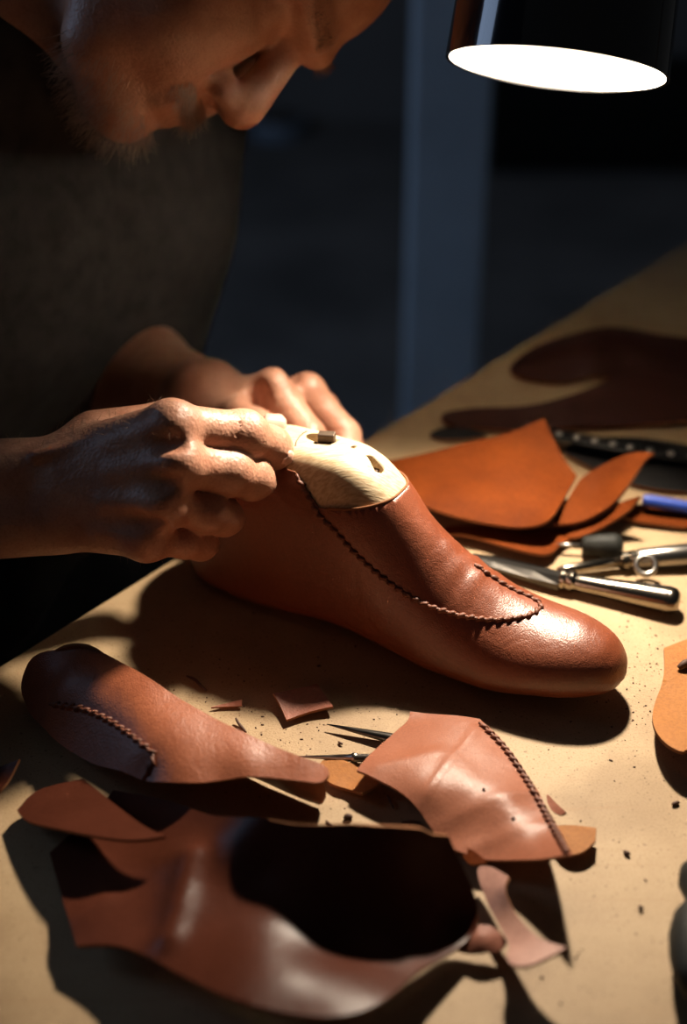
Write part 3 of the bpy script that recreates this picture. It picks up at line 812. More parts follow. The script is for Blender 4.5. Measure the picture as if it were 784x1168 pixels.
# ---- trunk, arms and legs under the clothes (coarse)
BN = np.array((EN.x, EN.y, 0)); BD = np.array((ED.x, ED.y, 0))
chest = np.array((-.265, .935, TZ + .13)); pelv = np.array((-.345, 1.015, TZ - .20))
shR = np.array((-.385, .775, TZ + .205)); shL = np.array((-.145, 1.075, TZ + .205))
hipR = pelv - BD * .09; hipL = pelv + BD * .09
knR = np.array((-.40, .745, TZ - .20)) + BN * .12; knL = np.array((-.16, 1.0, TZ - .20)) + BN * .12
anR = knR + np.array((0.02, -.02, -.43)); anL = knL + np.array((0.02, -.02, -.43))
def trunk(g, o):
    for sgn in (-1, 1):
        g.cone(pelv + BD * .07 * sgn, chest + BD * .085 * sgn, .115 + o, .115 + o, .05)
    g.cone(shR + np.array((.02, .02, 0)), shL - np.array((.02, .02, 0)), .075 + o, .075 + o, .05)
    g.cone(chest, nb, .11 + o, .065 + o * .6, .05)
def arms(g, o, full=True):
    for sh, el in ((shR, r_elb), (shL, l_elb)):
        g.cone(sh, el, .058 + o, .046 + o, .03)
g = Grid((-.66, .50, TZ - .42), (.12, 1.36, TZ + .36), .008)
trunk(g, 0); arms(g, 0)
g.cone(hipR, knR, .085, .062, .03); g.cone(hipL, knL, .085, .062, .03)
V, F_ = g.surface(); pieces.append((V, F_))
g = Grid((-.62, .45, 0.02), (.2, 1.25, TZ - .12), .008)
g.cone(knR, anR, .058, .040, .02); g.cone(knL, anL, .058, .040, .02)
V, F_ = g.surface(); pieces.append((V, F_))

man = empty('person', (pelv[0], pelv[1], 0.0))
tag(man, 'bearded person in a dark shirt leaning over the shoe and working it with both hands', 'person')
VS = []; FS = []; off = 0
for V, F_ in pieces: VS.append(V); FS.append(F_ + off); off += len(V)
VS = np.concatenate(VS); FS = np.concatenate(FS)
body = mesh('body', VS, FS, M['skin'], man)

# shirt and trousers
g = Grid((-.68, .46, TZ - .36), (.16, 1.40, TZ + .40), .007)
trunk(g, .016)
rs_end = r_elb * .80 + fw * .20; ls_end = l_elb * .80 + l_mid * .20
for sh, el, en in ((shR, r_elb, rs_end), (shL, l_elb, ls_end)):
    g.cone(sh, el, .072, .060, .03); g.cone(el, en, .060, .056, .01)
    dd = (en - el) / np.linalg.norm(en - el); g.cone(en - dd * .012, en + dd * .004, .062, .060, .004)
V, F_ = g.surface(); V = V + np.array([noise.noise_vector(Vector(p * 14)) for p in V]) * .004; V = relax(V, F_, 1)
tag(mesh('shirt', V, FS * 0 if False else F_, M['shirt'], man), 'dark long shirt')
g = Grid((-.68, .40, .02), (.24, 1.32, TZ - .10), .009)
g.cone(pelv + BD * .07, pelv - BD * .07, .128, .128, .03)
for hp, kn, an in ((hipR, knR, anR), (hipL, knL, anL)):
    g.cone(hp, kn, .098, .076, .03); g.cone(kn, an, .074, .060, .02)
V, F_ = g.surface(); V = relax(V, F_, 1)
mesh('trousers', V, F_, M['trousers'], man)
for an in (anR, anL):
    g = Grid(an + np.array((-.16, -.16, -.16)) - BN * .02, an + np.array((.26, .2, .1)), .006)
    a0 = np.array((an[0], an[1], .045))
    g.cone(an, a0, .048, .044, .02); g.cone(a0 - BN * .03, a0 + BN * .15, .042, .036, .02); g.cone(a0 + BN * .02, a0 + BN * .17, .04, .03, .02)
    V, F_ = g.surface(); V[:, 2] = np.maximum(V[:, 2], .001)
    mesh('boot', V, F_, M['boots'], man)

# hair helpers: strands as thin tapering curves
def strands(name, roots, mat, parent, rad=.00016, label=None):
    cu = bpy.data.curves.new(name, 'CURVE'); cu.dimensions = '3D'; cu.bevel_depth = 1.0; cu.bevel_resolution = 0; cu.use_fill_caps = False
    for pts in roots:
        sp = cu.splines.new('POLY'); sp.points.add(len(pts) - 1)
        for i, p in enumerate(pts):
            sp.points[i].co = (*p, 1); sp.points[i].radius = rad * (1 - .75 * i / (len(pts) - 1))
    cu.materials.append(mat)
    o = bpy.data.objects.new(name, cu); COL.objects.link(o); o.parent = parent; o.matrix_parent_inverse = Matrix.Translation(-parent.location)
    o['kind'] = 'stuff'
    if label: o['label'] = label
    return o
def grow(V, F, mask_fn, n, length, dirf, curl=.3, seed=1, seg=5):
    rng = np.random.RandomState(seed); ce = V[F].mean(1); no = np.cross(V[F[:, 2]] - V[F[:, 0]], V[F[:, 3]] - V[F[:, 1]]); no /= np.linalg.norm(no, axis=1)[:, None] + 1e-12
    ok = np.nonzero(mask_fn(ce, no))[0]; out = []
    if not len(ok): return out
    for i in rng.choice(ok, n):
        p = ce[i].copy(); nn = no[i]; L = length * rng.uniform(.5, 1.2); d = dirf(ce[i], nn) + rng.randn(3) * curl; d /= np.linalg.norm(d)
        bend = rng.randn(3) * .25; pts = [p - nn * .0008]
        for k in range(seg):
            p = p + d * L / seg; d = d + bend * .35; d /= np.linalg.norm(d); pts.append(p.copy())
        out.append(pts)
    return out
def hloc(c): q = c - HO; return q @ hf, q @ hl, q @ hu
def m_beard(c, n):
    x, y, z = hloc(c); return (x > .030) & (((z < -.080) & (z > -.125) & (np.abs(y) < .05) & (x > .05)))
def m_tache(c, n):
    x, y, z = hloc(c); return (x > .076) & (z < -.046) & (z > -.060) & (np.abs(y) < .032)
st = grow(*HEADM, m_beard, 800, .015, lambda c, n: n * .6 - hu * .7 + hf * .35, .30, 3)
st += grow(*HEADM, m_tache, 420, .011, lambda c, n: n * .5 - hu * .65 + hf * .45, .28, 4)
strands('beard', st, M['beard'], man, .00016, 'greying beard and moustache')
def m_scalp(c, n):
    x, y, z = hloc(c); return (z > .03) & (x < .070 - (z < .06) * .03) | ((x < -.02) & (z > -.05) & (np.abs(y) < .09))
strands('hair', grow(*HEADM, m_scalp, 2600, .022, lambda c, n: n * .5 - hf * .8, .25, 5), M['hair'], man, .00022, 'short dark hair')
def m_brow(c, n):
    x, y, z = hloc(c); return (x > .075) & (z > .026) & (z < .036) & (np.abs(y) > .012) & (np.abs(y) < .046)
strands('eyebrow', grow(*HEADM, m_brow, 260, .008, lambda c, n: n * .4 + hu * .2 - hl * np.sign(hloc(c)[1]) * -.9, .2, 6), M['hair'], man, .00014)
def m_arm(c, n): return (c[:, 0] < -.085) & (c[:, 2] > TZ + .085)
def m_arm2(c, n): return (c[:, 0] < -.085)
ah = grow(*RH, m_arm, 380, .0075, lambda c, n: n * .8 + np.array((.4, 0, -.1)), .4, 8)
ah += grow(*RH, m_arm2, 420, .006, lambda c, n: n * .6 + np.array((.6, 0, -.2)), .4, 9)
strands('arm_hair', ah, M['hair'], man, .00009)

# fingernails: index tip (seen edge-on), thumb tip
def nail(c, n, d, w, l, name='fingernail'):
    n = Vector(n).normalized(); d = Vector(d); d = (d - n * d.dot(n)).normalized(); s_ = n.cross(d); c = Vector(c)
    bm = bmesh.new(); rows = []
    for i in range(7):
        u = i / 6 - .5; wv = w * (1 - .5 * max(0, (abs(u) - .3) / .2) ** 2)
        rows.append([bm.verts.new(c + d * u * l + s_ * x * wv + n * (-(x * 2) ** 2 * w * .16)) for x in np.linspace(-.5, .5, 7)])
    for a, b_ in zip(rows, rows[1:]):
        for k in range(6): bm.faces.new((a[k], a[k + 1], b_[k + 1], b_[k]))
    o = from_bm(name, bm, M['nail'], man); md = o.modifiers.new('t', 'SOLIDIFY'); md.thickness = .0006; md.offset = 0
    return o
bvh_body = BVHTree.FromPolygons([Vector(v) for v in RH[0]], [list(map(int, f)) for f in RH[1]])
def nail_at(u, v, dirv, w, l, nrm=None):
    h = bvh_body.ray_cast(CAMP, ray(u, v).normalized())
    if h[0] is None: return
    n = Vector(nrm) if nrm is not None else (h[1] if h[1].dot(ray(u, v)) < 0 else -h[1])
    nail(h[0] + n * .0002, n, dirv, w, l)
nail_at(314, 481, tt - ti, .011, .013)
nail_at(330, 524, fing['i'][0][3] - fing['i'][0][2], .009, .010)

# ------------------------------------------------------------------ stool under the person
stool = empty('stool', (pelv[0], pelv[1], 0))
tag(stool, 'dark wooden stool that the bearded person sits on behind the bench', 'stool')
bm = bmesh.new(); add_lathe(bm, (pelv[0], pelv[1], TZ - .365), (0, 0, 1), [(0, .16), (.004, .17), (.03, .17), (.036, .165)], 40)
from_bm('seat', bm, M['wooddark'], stool, angle=40)
for k in range(4):
    a = math.pi / 4 + k * math.pi / 2; bm = bmesh.new()
    add_tube(bm, [(pelv[0] + .12 * math.cos(a), pelv[1] + .12 * math.sin(a), TZ - .365), (pelv[0] + .18 * math.cos(a), pelv[1] + .18 * math.sin(a), 0)], [.018, .015], 12)
    from_bm('leg', bm, M['wooddark'], stool)

# ------------------------------------------------------------------ desk lamp
LA = (-.129 * Vector(R_CAM) - .98 * Vector(U_CAM) + .137 * Vector(F_CAM)).normalized()   # the way the shade points
LC = WD(635, 80, .79); LR = .0615
lampe = empty('desk_lamp', (.58, .82, TZ)); tag(lampe, 'black enamel lamp shade with white inside hanging lit above the shoe', 'lamp')
bm = bmesh.new(); up_ = -LA
add_lathe(bm, LC, up_, [(0, LR), (.0, LR + .0008), (.05, LR - .0012), (.11, LR - .005), (.137, LR - .014), (.147, .035), (.152, .022), (.182, .021), (.184, .018), (.184, .002)], 64)
# open the mouth of the shade
bm.faces.ensure_lookup_table(); cap = [f for f in bm.faces if len(f.verts) > 10 and (f.calc_center_median() - LC).length < .01]
bmesh.ops.delete(bm, geom=cap, context='FACES')
from_bm('lamp_shade', bm, M['shade'], lampe, angle=50)
bm = bmesh.new()
add_lathe(bm, LC + up_ * .0005, up_, [(0, LR - .0012), (.05, LR - .0030), (.11, LR - .0070), (.134, LR - .016), (.142, .03), (.143, .003)], 64)
bm.faces.ensure_lookup_table(); cap = [f for f in bm.faces if len(f.verts) > 10 and (f.calc_center_median() - LC).length < .01]
bmesh.ops.delete(bm, geom=cap, context='FACES')
tag(from_bm('shade_lining', bm, M['white'], lampe), 'white lining')
bm = bmesh.new(); BD_ = .112
bmesh.ops.create_uvsphere(bm, u_segments=24, v_segments=16, radius=.021, matrix=Matrix.Translation(LC + up_ * BD_))
from_bm('bulb', bm, M['bulb'], lampe)
sd_ = bpy.data.lights.new('bulb_beam', 'SPOT'); sd_.energy = BEAM_POWER; sd_.color = BULB_COLOR[:3]; sd_.shadow_soft_size = .016
sd_.spot_size = math.radians(103); sd_.spot_blend = .8
so_ = bpy.data.objects.new('bulb_beam', sd_); COL.objects.link(so_); so_.location = LC + up_ * (BD_ - .026)
so_.rotation_euler = Vector((-.10, -.67, -.735)).to_track_quat('-Z', 'Y').to_euler()
bm = bmesh.new(); add_lathe(bm, LC + up_ * (BD_ + .018), up_, [(0, .012), (.01, .014), (.045, .014)], 20); from_bm('bulb_socket', bm, M['white'], lampe)
jt = LC + up_ * .184; el = Vector((.50, 1.02, TZ + .74)); bs = Vector((.58, .82, TZ))
bm = bmesh.new(); add_tube(bm, [jt - up_ * .01, jt + up_ * .03], .010, 14); add_tube(bm, [jt + up_ * .02, el], .006, 12); from_bm('upper_arm', bm, M['shade'], lampe)
bm = bmesh.new(); add_tube(bm, [el, bs + Vector((0, 0, .02))], .006, 12); from_bm('lower_arm', bm, M['shade'], lampe)
bm = bmesh.new(); bmesh.ops.create_uvsphere(bm, u_segments=16, v_segments=10, radius=.014, matrix=Matrix.Translation(el)); from_bm('elbow_joint', bm, M['darksteel'], lampe)
bm = bmesh.new(); add_lathe(bm, bs, (0, 0, 1), [(0, .085), (.012, .085), (.022, .07), (.026, .02), (.05, .014)], 48); from_bm('base', bm, M['shade'], lampe, angle=40)

#SECTION2
# ------------------------------------------------------------------ finished pieces and offcuts in front of the shoe
o = sheet('shoe_upper', [
    (22, 785, .010), (33, 757, .026), (68, 743, .034), (108, 743, .039), (140, 760, .041), (200, 797, .040), (250, 826, .038), (300, 850, .037), (345, 868, .036), (371, 876, .035),
    (377, 885, .035), (368, 897, .034), (340, 893, .033), (300, 889, .033), (255, 892, .032), (220, 897, .032), (185, 897, .029), (160, 894, .024), (110, 876, .016), (60, 848, .008), (32, 815, .004)],
    [(110, 800, .034), (150, 815, .038), (200, 850, .038), (280, 870, .0365), (70, 790, .029), (160, 860, .033)], thick=.0018, mat=M['upper'], res=.0035, wob=.0012, wscale=34, seed=2)
tag(o, 'curved brown shoe upper with short stitched arc lying at the left, below the hands', 'shoe upper')
UPB = SURF['shoe_upper']
seam('stitch_arc', UPB, [(58, 803), (80, 806), (100, 811), (122, 821), (145, 836), (163, 850), (174, 859), (175, 868), (169, 880), (163, 890)], M['thread'], o, pitch=.0052, r=.0010)
# unseen far wall added behind the ridge to block light passing under the upper
sheet('added_back_wall', [(40, 757, .0255), (68, 744, .033), (108, 744, .038), (140, 761, .040), (200, 798, .039), (250, 827, .037), (300, 851, .036), (345, 869, .035), (369, 877, .034),
    (369, 877, .034, (.002, .008, -.033)), (345, 869, .035, (.002, .009, -.034)), (300, 851, .036, (.003, .010, -.035)), (250, 827, .037, (.003, .010, -.036)), (200, 798, .039, (.003, .010, -.038)), (140, 761, .040, (.003, .010, -.039)), (108, 744, .038, (.002, .010, -.037)), (68, 744, .033, (0, .009, -.032)), (40, 757, .0255, (-.002, .007, -.0245))], [], thick=.0016, mat=M['upper'], res=.003, parent=o, wob=0)
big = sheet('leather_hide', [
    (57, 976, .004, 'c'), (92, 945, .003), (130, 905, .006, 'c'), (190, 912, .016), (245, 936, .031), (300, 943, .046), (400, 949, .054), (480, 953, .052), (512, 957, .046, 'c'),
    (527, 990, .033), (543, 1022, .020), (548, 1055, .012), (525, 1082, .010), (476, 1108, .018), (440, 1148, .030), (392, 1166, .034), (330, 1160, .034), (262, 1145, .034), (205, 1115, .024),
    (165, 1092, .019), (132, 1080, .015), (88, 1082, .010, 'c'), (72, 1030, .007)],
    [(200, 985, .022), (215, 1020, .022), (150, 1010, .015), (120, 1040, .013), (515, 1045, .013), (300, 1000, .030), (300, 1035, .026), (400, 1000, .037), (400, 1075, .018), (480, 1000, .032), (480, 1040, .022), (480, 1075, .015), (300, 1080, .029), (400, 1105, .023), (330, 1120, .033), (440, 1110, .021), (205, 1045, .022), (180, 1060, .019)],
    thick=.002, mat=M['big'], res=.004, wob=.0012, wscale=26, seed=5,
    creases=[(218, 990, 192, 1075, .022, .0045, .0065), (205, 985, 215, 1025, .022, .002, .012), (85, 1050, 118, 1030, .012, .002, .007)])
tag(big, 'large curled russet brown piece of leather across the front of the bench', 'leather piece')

sc1 = sheet('leather_offcut', [(20, 927, .007, 'c'), (40, 903, .008), (95, 890, .013, 'c'), (135, 922, .022), (165, 946, .028), (189, 957, .031, 'c'), (150, 962, .030), (105, 957, .025), (60, 948, .016), (30, 940, .009)],
    [], thick=.0016, mat=M['big'], res=.0035, wob=.0012, seed=9)
tag(sc1, 'pointed brown leather offcut lapping over the upper left of the large russet piece', 'leather scrap')
sc2 = sheet('leather_offcut', [(-30, 880, .010), (5, 876, .012), (22, 869, .016, 'c'), (12, 890, .010), (-2, 908, .008, 'c'), (-30, 915, .006)], [], thick=.0016, mat=M['big'], res=.003, seed=10)
tag(sc2, 'small dark leather tip at the left edge, under the curved shoe upper', 'leather scrap')

vamp = sheet('vamp_piece', [
    (468, 814, .008, 'c'), (505, 817, .010), (547, 822, .009, 'c'), (575, 848, .009), (600, 882, .010), (624, 922, .013), (640, 950, .020), (653, 979, .030, 'c'), (625, 982, .022), (590, 983, .014), (550, 982, .007), (520, 975, .005),
    (500, 957, .005), (478, 926, .010), (455, 903, .013), (430, 891, .013), (407, 881, .012, 'c'), (425, 860, .010), (450, 838, .008), (466, 826, .007)],
    [(510, 870, .016), (485, 905, .015), (530, 850, .013), (545, 905, .015), (580, 920, .0155), (560, 955, .011), (520, 930, .0115), (460, 865, .014), (615, 955, .017)],
    thick=.0016, mat=M['pink'], res=.0026, wob=.0014, wscale=46, seed=4,
    creases=[(546, 828, 476, 926, .013, .0009, .0018), (430, 878, 500, 862, .013, .0007, .004), (505, 935, 610, 905, .013, .0008, .004), (520, 965, 625, 948, .012, .0008, .004)])
tag(vamp, 'smooth pinkish brown vamp piece with stitched right edge, below the toe of the shoe', 'leather piece')
seam('edge_stitching', SURF['vamp_piece'], [(547, 825), (573, 851), (596, 883), (620, 924), (635, 951), (648, 974)], M['thread'], vamp, pitch=.0044, r=.0011, raise_=.0006)
# two small nicks in the surface
for q in ((552, 901), (586, 934)):
    p, n = drape(SURF['vamp_piece'], *q)
    bm = bmesh.new(); bmesh.ops.create_icosphere(bm, subdivisions=1, radius=.0011, matrix=Matrix.Translation(p) @ Matrix.Diagonal((1, 1.6, .3, 1)))
    from_bm('nick', bm, M['dark'], vamp)
und = sheet('leather_offcut', [(626, 945, .003), (650, 943, .004), (680, 947, .006, 'c'), (679, 962, .006, 'c'), (665, 976, .005), (645, 978, .004), (630, 965, .003)], [], thick=.0016, mat=M['amber'], res=.003, seed=12)
tag(und, 'orange brown leather tab sticking out from under the stitched vamp piece', 'leather scrap')
tip = sheet('leather_offcut', [(622, 905, .006), (634, 918, .007), (645, 928, .009, 'c'), (640, 933, .007), (626, 925, .005)], [], thick=.0014, mat=M['scrap'], res=.002, seed=13)
tag(tip, 'tiny dark leather corner poking out right of the vamp stitching', 'leather scrap')

strip = sheet('leather_strip', [(541, 990, .007), (560, 991, .012), (580, 1003, .018, 'c'), (574, 1017, .017), (583, 1036, .015), (597, 1056, .015), (614, 1074, .017), (646, 1083, .021, 'c'), (622, 1096, .020), (602, 1105, .019), (583, 1104, .016), (577, 1094, .014), (582, 1080, .012), (570, 1058, .010), (554, 1032, .009)],
    [], thick=.0015, mat=M['palepink'], res=.003, wob=.0012, wscale=40, seed=14)
tag(strip, 'narrow twisted pale pink leather strip beside the right end of the large russet piece', 'leather scrap')
lob = sheet('leather_offcut', [(516, 1085, .005), (530, 1066, .008), (552, 1056, .010), (572, 1066, .009), (581, 1080, .007), (566, 1090, .006), (540, 1093, .005)], [(550, 1075, .010)], thick=.0015, mat=M['scrap'], res=.003, seed=15)
tag(lob, 'small rounded brown scrap at the lower right corner of the large russet piece', 'leather scrap')
osl = sheet('leather_offcut', [(524, 968, .006), (540, 972, .008), (556, 986, .008, 'c'), (540, 990, .006), (530, 985, .005)], [], thick=.0014, mat=M['orange'], res=.0025, seed=16)
tag(osl, 'small orange leather sliver between the vamp piece and the large russet piece', 'leather scrap')

sq = sheet('leather_offcut', [(312, 793, .006, 'c'), (340, 787, .004), (362, 782, .003, 'c'), (371, 795, .0025), (380, 808, .004, 'c'), (352, 814, .003), (327, 823, .003, 'c'), (320, 806, .004)], [(345, 801, .003)], thick=.0014, mat=M['scrap'], res=.0022, seed=17)
tag(sq, 'small square of brown leather lying in front of the middle of the shoe', 'leather scrap')
amb = sheet('leather_offcut', [(362, 868, .001), (392, 868, .002), (412, 880, .003), (432, 896, .005, 'c'), (424, 902, .005), (413, 907, .006, 'c'), (398, 902, .003), (384, 899, .003), (372, 893, .002)], [], thick=.0016, mat=M['amber'], res=.0025, seed=18)
tag(amb, 'ragged amber leather scrap beside the tip of the curved shoe upper', 'leather scrap')

rt = sheet('leather_piece', [(830, 720, .004), (785, 732, .006), (757, 743, .006, 'c'), (758, 765, .006), (755, 785, .006), (748, 800, .007), (743, 820, .010), (747, 838, .013), (760, 853, .015), (778, 862, .016), (784, 857, .016), (800, 868, .016), (830, 860, .014)], [], thick=.0022, mat=M['amber'], res=.003, seed=19)
tag(rt, 'flat orange leather piece with wavy left edge at the right side of the bench', 'leather piece')

# ------------------------------------------------------------------ dividers under the vamp piece
dv = empty('dividers', W(440, 848, .006)); tag(dv, 'pair of pointed steel dividers half hidden under the vamp piece', 'dividers')
pv = W(520, 858, .004)
a0, a1 = W(373, 826, .0035), pv; b0, b1 = W(337, 863, .003), pv + Vector((.002, -.006, 0))
def blade(bm, pts, wr):
    add_tube(bm, pts, wr, 10, flat=.7)
bm = bmesh.new(); l1 = lambda t: a0.lerp(a1, t); add_tube(bm, [l1(0), l1(.18), l1(.45), l1(.6), l1(1)], [.0003, .0014, .0029, .0032, .0030], 10, flat=.8); from_bm('leg', bm, M['darksteel'], dv)
bm = bmesh.new(); l2 = lambda t: b0.lerp(b1, t); add_tube(bm, [l2(0), l2(.2), l2(.34), l2(.345), l2(.375), l2(.38), l2(1)], [.0003, .0013, .0021, .0027, .0027, .0022, .0026], 12); from_bm('leg', bm, M['steel'], dv)
bm = bmesh.new(); add_lathe(bm, pv - Vector((0, 0.003, .0035)), (0, 0, 1), [(0, .0055), (.001, .006), (.006, .006), (.007, .005)], 20); from_bm('hinge', bm, M['steel'], dv, angle=40)

# ------------------------------------------------------------------ bits of thread and trimmings, one by one
def bit(name, pts, r, mat, label, cat, group=None, flat=1.0):
    P3 = smooth_path([W(u, v, z) for u, v, z in pts], 14); n = len(P3)
    bm = bmesh.new(); add_tube(bm, P3, [r * (.45 + .55 * math.sin(math.pi * (i + .7) / (n + .4))) for i in range(n)], 7, flat=flat)
    return tag(from_bm(name, bm, mat, None), label, cat, group)
M['bitdark'] = plain('dark_trimming', (.06, .022, .01), .7)
bit('leather_trimming', [(213, 771, .0008), (222, 775, .002), (230, 783, .0022), (236, 788, .0008)], .0009, M['bitdark'], 'curled dark leather trimming left of the small square scrap, topmost of three', 'trimming')
tri = sheet('leather_trimming', [(241, 809, .0008, 'c'), (258, 804, .001), (276, 800, .003, 'c'), (276, 807, .0012, 'c'), (258, 808, .0008)], [], thick=.0012, mat=M['scrap'], res=.0015, zmin=.0002)
tag(tri, 'thin pointed brown leather sliver left of the small square scrap', 'trimming')
bit('leather_trimming', [(269, 819, .003), (273, 826, .0015), (281, 835, .0006)], .0009, M['bitdark'], 'short dark leather trimming just below the thin pointed sliver', 'trimming')
bit('leather_trimming', [(372, 936, .0006), (380, 943, .001), (390, 952, .0006)], .0007, M['bitdark'], 'thin dark leather thread above the top edge of the large russet piece', 'trimming')
bit('leather_trimming', [(442, 907, .001), (446, 915, .002), (449, 922, .0006)], .0006, M['bitdark'], 'short dark thread in front of the ragged amber scrap', 'trimming')
bit('leather_trimming', [(458, 938, .0006), (470, 937, .002), (480, 938, .0006)], .0007, M['bitdark'], 'small dark thread left of the vamp piece corner shadow', 'trimming')
bit('leather_crumb', [(393, 934, .001), (397, 931, .0016), (402, 933, .001)], .0015, M['bitdark'], 'round dark crumb between amber scrap and large russet piece', 'crumb')
bit('leather_crumb', [(767, 918, .001), (771, 916, .0014), (775, 915, .001)], .0011, M['bitdark'], 'dark crumb near the right edge below the flat orange piece', 'crumb')
bit('leather_crumb', [(712, 971, .001), (716, 973, .0014), (719, 975, .001)], .0011, M['bitdark'], 'dark crumb on bare board right of the orange brown tab', 'crumb')
bit('leather_crumb', [(729, 1034, .001), (731, 1035, .0014), (734, 1037, .001)], .0010, M['bitdark'], 'dark crumb on bare board left of the black tool', 'crumb')
bit('leather_crumb', [(386, 846, .0008), (389, 848, .0012), (391, 849, .0008)], .0007, M['bitdark'], 'tiny dark crumb between the two divider legs', 'crumb')
bit('leather_crumb', [(774, 762, .010), (781, 757, .012), (792, 753, .011)], .0022, M['bitdark'], 'dark curled crumb lying on the flat orange piece at the right side', 'crumb')
# uncountable dust and crumbs
rng = np.random.RandomState(11); bm = bmesh.new()
for i in range(620):
    k = i % 3
    if k == 0: u, v = rng.uniform(180, 784), rng.uniform(690, 1168)
    elif k == 1: u, v = rng.normal(735, 30), rng.normal(780, 50)
    else: u, v = rng.normal(320, 90), rng.normal(820, 45)
    if u > 800 or v < 640 or v > 1180: continue
    p = W(u, v, 0); r = abs(rng.normal(0, .00022)) + .00010
    bmesh.ops.create_icosphere(bm, subdivisions=1, radius=r, matrix=Matrix.Translation(p + Vector((0, 0, r * .5))) @ Matrix.Rotation(rng.uniform(0, 6), 4, 'Z') @ Matrix.Diagonal((rng.uniform(.8, 2.2), 1, .7, 1)))
cr = from_bm('leather_dust', bm, M['bitdark']); tag(cr, 'fine dark leather dust sprinkled over the board', 'dust', kind='stuff')

# ------------------------------------------------------------------ orange leather behind the shoe
m1 = sheet('folded_leather', [(425, 530, .014), (470, 524, .020), (530, 509, .026), (560, 502, .030), (595, 490, .036), (621, 479, .042, 'c'), (630, 500, .034), (645, 528, .026), (658, 545, .022, 'c'), (645, 568, .022), (632, 592, .024), (618, 602, .020), (590, 605, .016), (545, 599, .016), (505, 590, .018), (470, 575, .019), (430, 560, .018)],
    [(540, 575, .0215), (600, 580, .0215), (540, 550, .023), (590, 545, .025), (500, 545, .022)], thick=.0022, mat=M['orange'], res=.004, wob=.0016, seed=21)
tag(m1, 'broad sheet of orange leather with rolled front edge, behind the shoe', 'leather piece')
m2 = sheet('leather_piece', [(626, 601, .012), (642, 582, .014), (655, 560, .016), (664, 546, .018), (690, 531, .026), (722, 518, .036), (746, 520, .040, 'c'), (735, 528, .036), (722, 548, .030), (708, 568, .024), (692, 584, .018), (660, 600, .012)], [(680, 565, .016)], thick=.0022, mat=M['orange'], res=.0035, wob=.001, seed=22)
tag(m2, 'orange leather piece with upturned right corner, right of the broad orange sheet', 'leather piece')
m3 = sheet('leather_piece', [(500, 603, .003), (560, 603, .005), (620, 606, .004), (660, 604, .004), (654, 616, .004, 'c'), (640, 622, .005), (627, 637, .007), (600, 632, .006), (570, 624, .006), (530, 612, .006), (505, 612, .004)], [], thick=.002, mat=M['orange'], res=.0035, wob=.0008, seed=23)
tag(m3, 'orange leather offcut lying flat under the front edge of the broad orange sheet', 'leather piece')
m4 = sheet('leather_strip', [(640, 612, .004), (662, 602, .008), (690, 588, .012), (712, 573, .022), (729, 569, .028, 'c'), (722, 580, .022), (700, 596, .014), (676, 609, .008), (655, 618, .005)], [], thick=.002, mat=M['orange'], res=.003, seed=24)
tag(m4, 'narrow curling orange leather strip in front of the upturned orange piece', 'leather piece')
m5 = sheet('leather_piece', [(700, 582, .002), (740, 578, .003), (775, 585, .003), (800, 595, .003), (790, 605, .003), (750, 600, .003), (715, 596, .003)], [], thick=.002, mat=M['orange'], res=.004, seed=25)
tag(m5, 'flat orange leather offcut beneath the blue pen', 'leather piece')
# dark leathers further back
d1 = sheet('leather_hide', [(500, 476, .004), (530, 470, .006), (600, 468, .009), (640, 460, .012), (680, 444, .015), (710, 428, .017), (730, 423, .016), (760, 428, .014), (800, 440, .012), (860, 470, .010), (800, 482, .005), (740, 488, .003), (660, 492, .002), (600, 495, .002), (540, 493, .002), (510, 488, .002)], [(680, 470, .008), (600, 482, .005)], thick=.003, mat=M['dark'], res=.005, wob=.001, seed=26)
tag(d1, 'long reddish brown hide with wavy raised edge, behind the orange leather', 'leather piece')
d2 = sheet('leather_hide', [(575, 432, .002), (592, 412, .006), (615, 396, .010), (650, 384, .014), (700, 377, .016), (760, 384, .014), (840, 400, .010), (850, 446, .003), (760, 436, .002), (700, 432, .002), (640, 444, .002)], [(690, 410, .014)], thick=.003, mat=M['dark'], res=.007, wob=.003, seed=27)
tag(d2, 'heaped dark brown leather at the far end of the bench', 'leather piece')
d3 = sheet('leather_piece', [(630, 512, .002), (700, 500, .003), (800, 510, .003), (850, 545, .002), (800, 565, .002), (735, 560, .002), (680, 540, .002)], [], thick=.002, mat=M['black_leather'], res=.006, seed=28)
tag(d3, 'flat black leather piece lying behind the upturned orange piece', 'leather piece')
d4 = sheet('leather_strip', [(486, 497, .001), (520, 486, .003), (545, 494, .003), (560, 500, .002), (530, 504, .002), (500, 504, .001)], [], thick=.002, mat=M['black_leather'], res=.004, seed=29)
tag(d4, 'short black leather strip behind the broad orange sheet, at its left', 'leather piece')
# studded strap
st_pts = [W(598, 487, .012), W(640, 497, .012), W(690, 506, .014), (W(735, 514, .012)), W(800, 524, .008)]
belt = empty('studded_strap', st_pts[2]); tag(belt, 'black strap with a row of bright metal studs, behind the orange leather', 'strap')
sp_ = smooth_path(st_pts, 40); bm = bmesh.new(); add_tube(bm, sp_, .0075, 10, flat=.22); from_bm('band', bm, M['black_leather'], belt)
for i in range(4, 40, 4):
    p = Vector(sp_[i]); bm = bmesh.new(); bmesh.ops.create_uvsphere(bm, u_segments=14, v_segments=8, radius=.0028, matrix=Matrix.Translation(p + Vector((0, -.002, .0022))) @ Matrix.Diagonal((1, 1, .6, 1)))
    from_bm('stud', bm, M['steel'], belt)

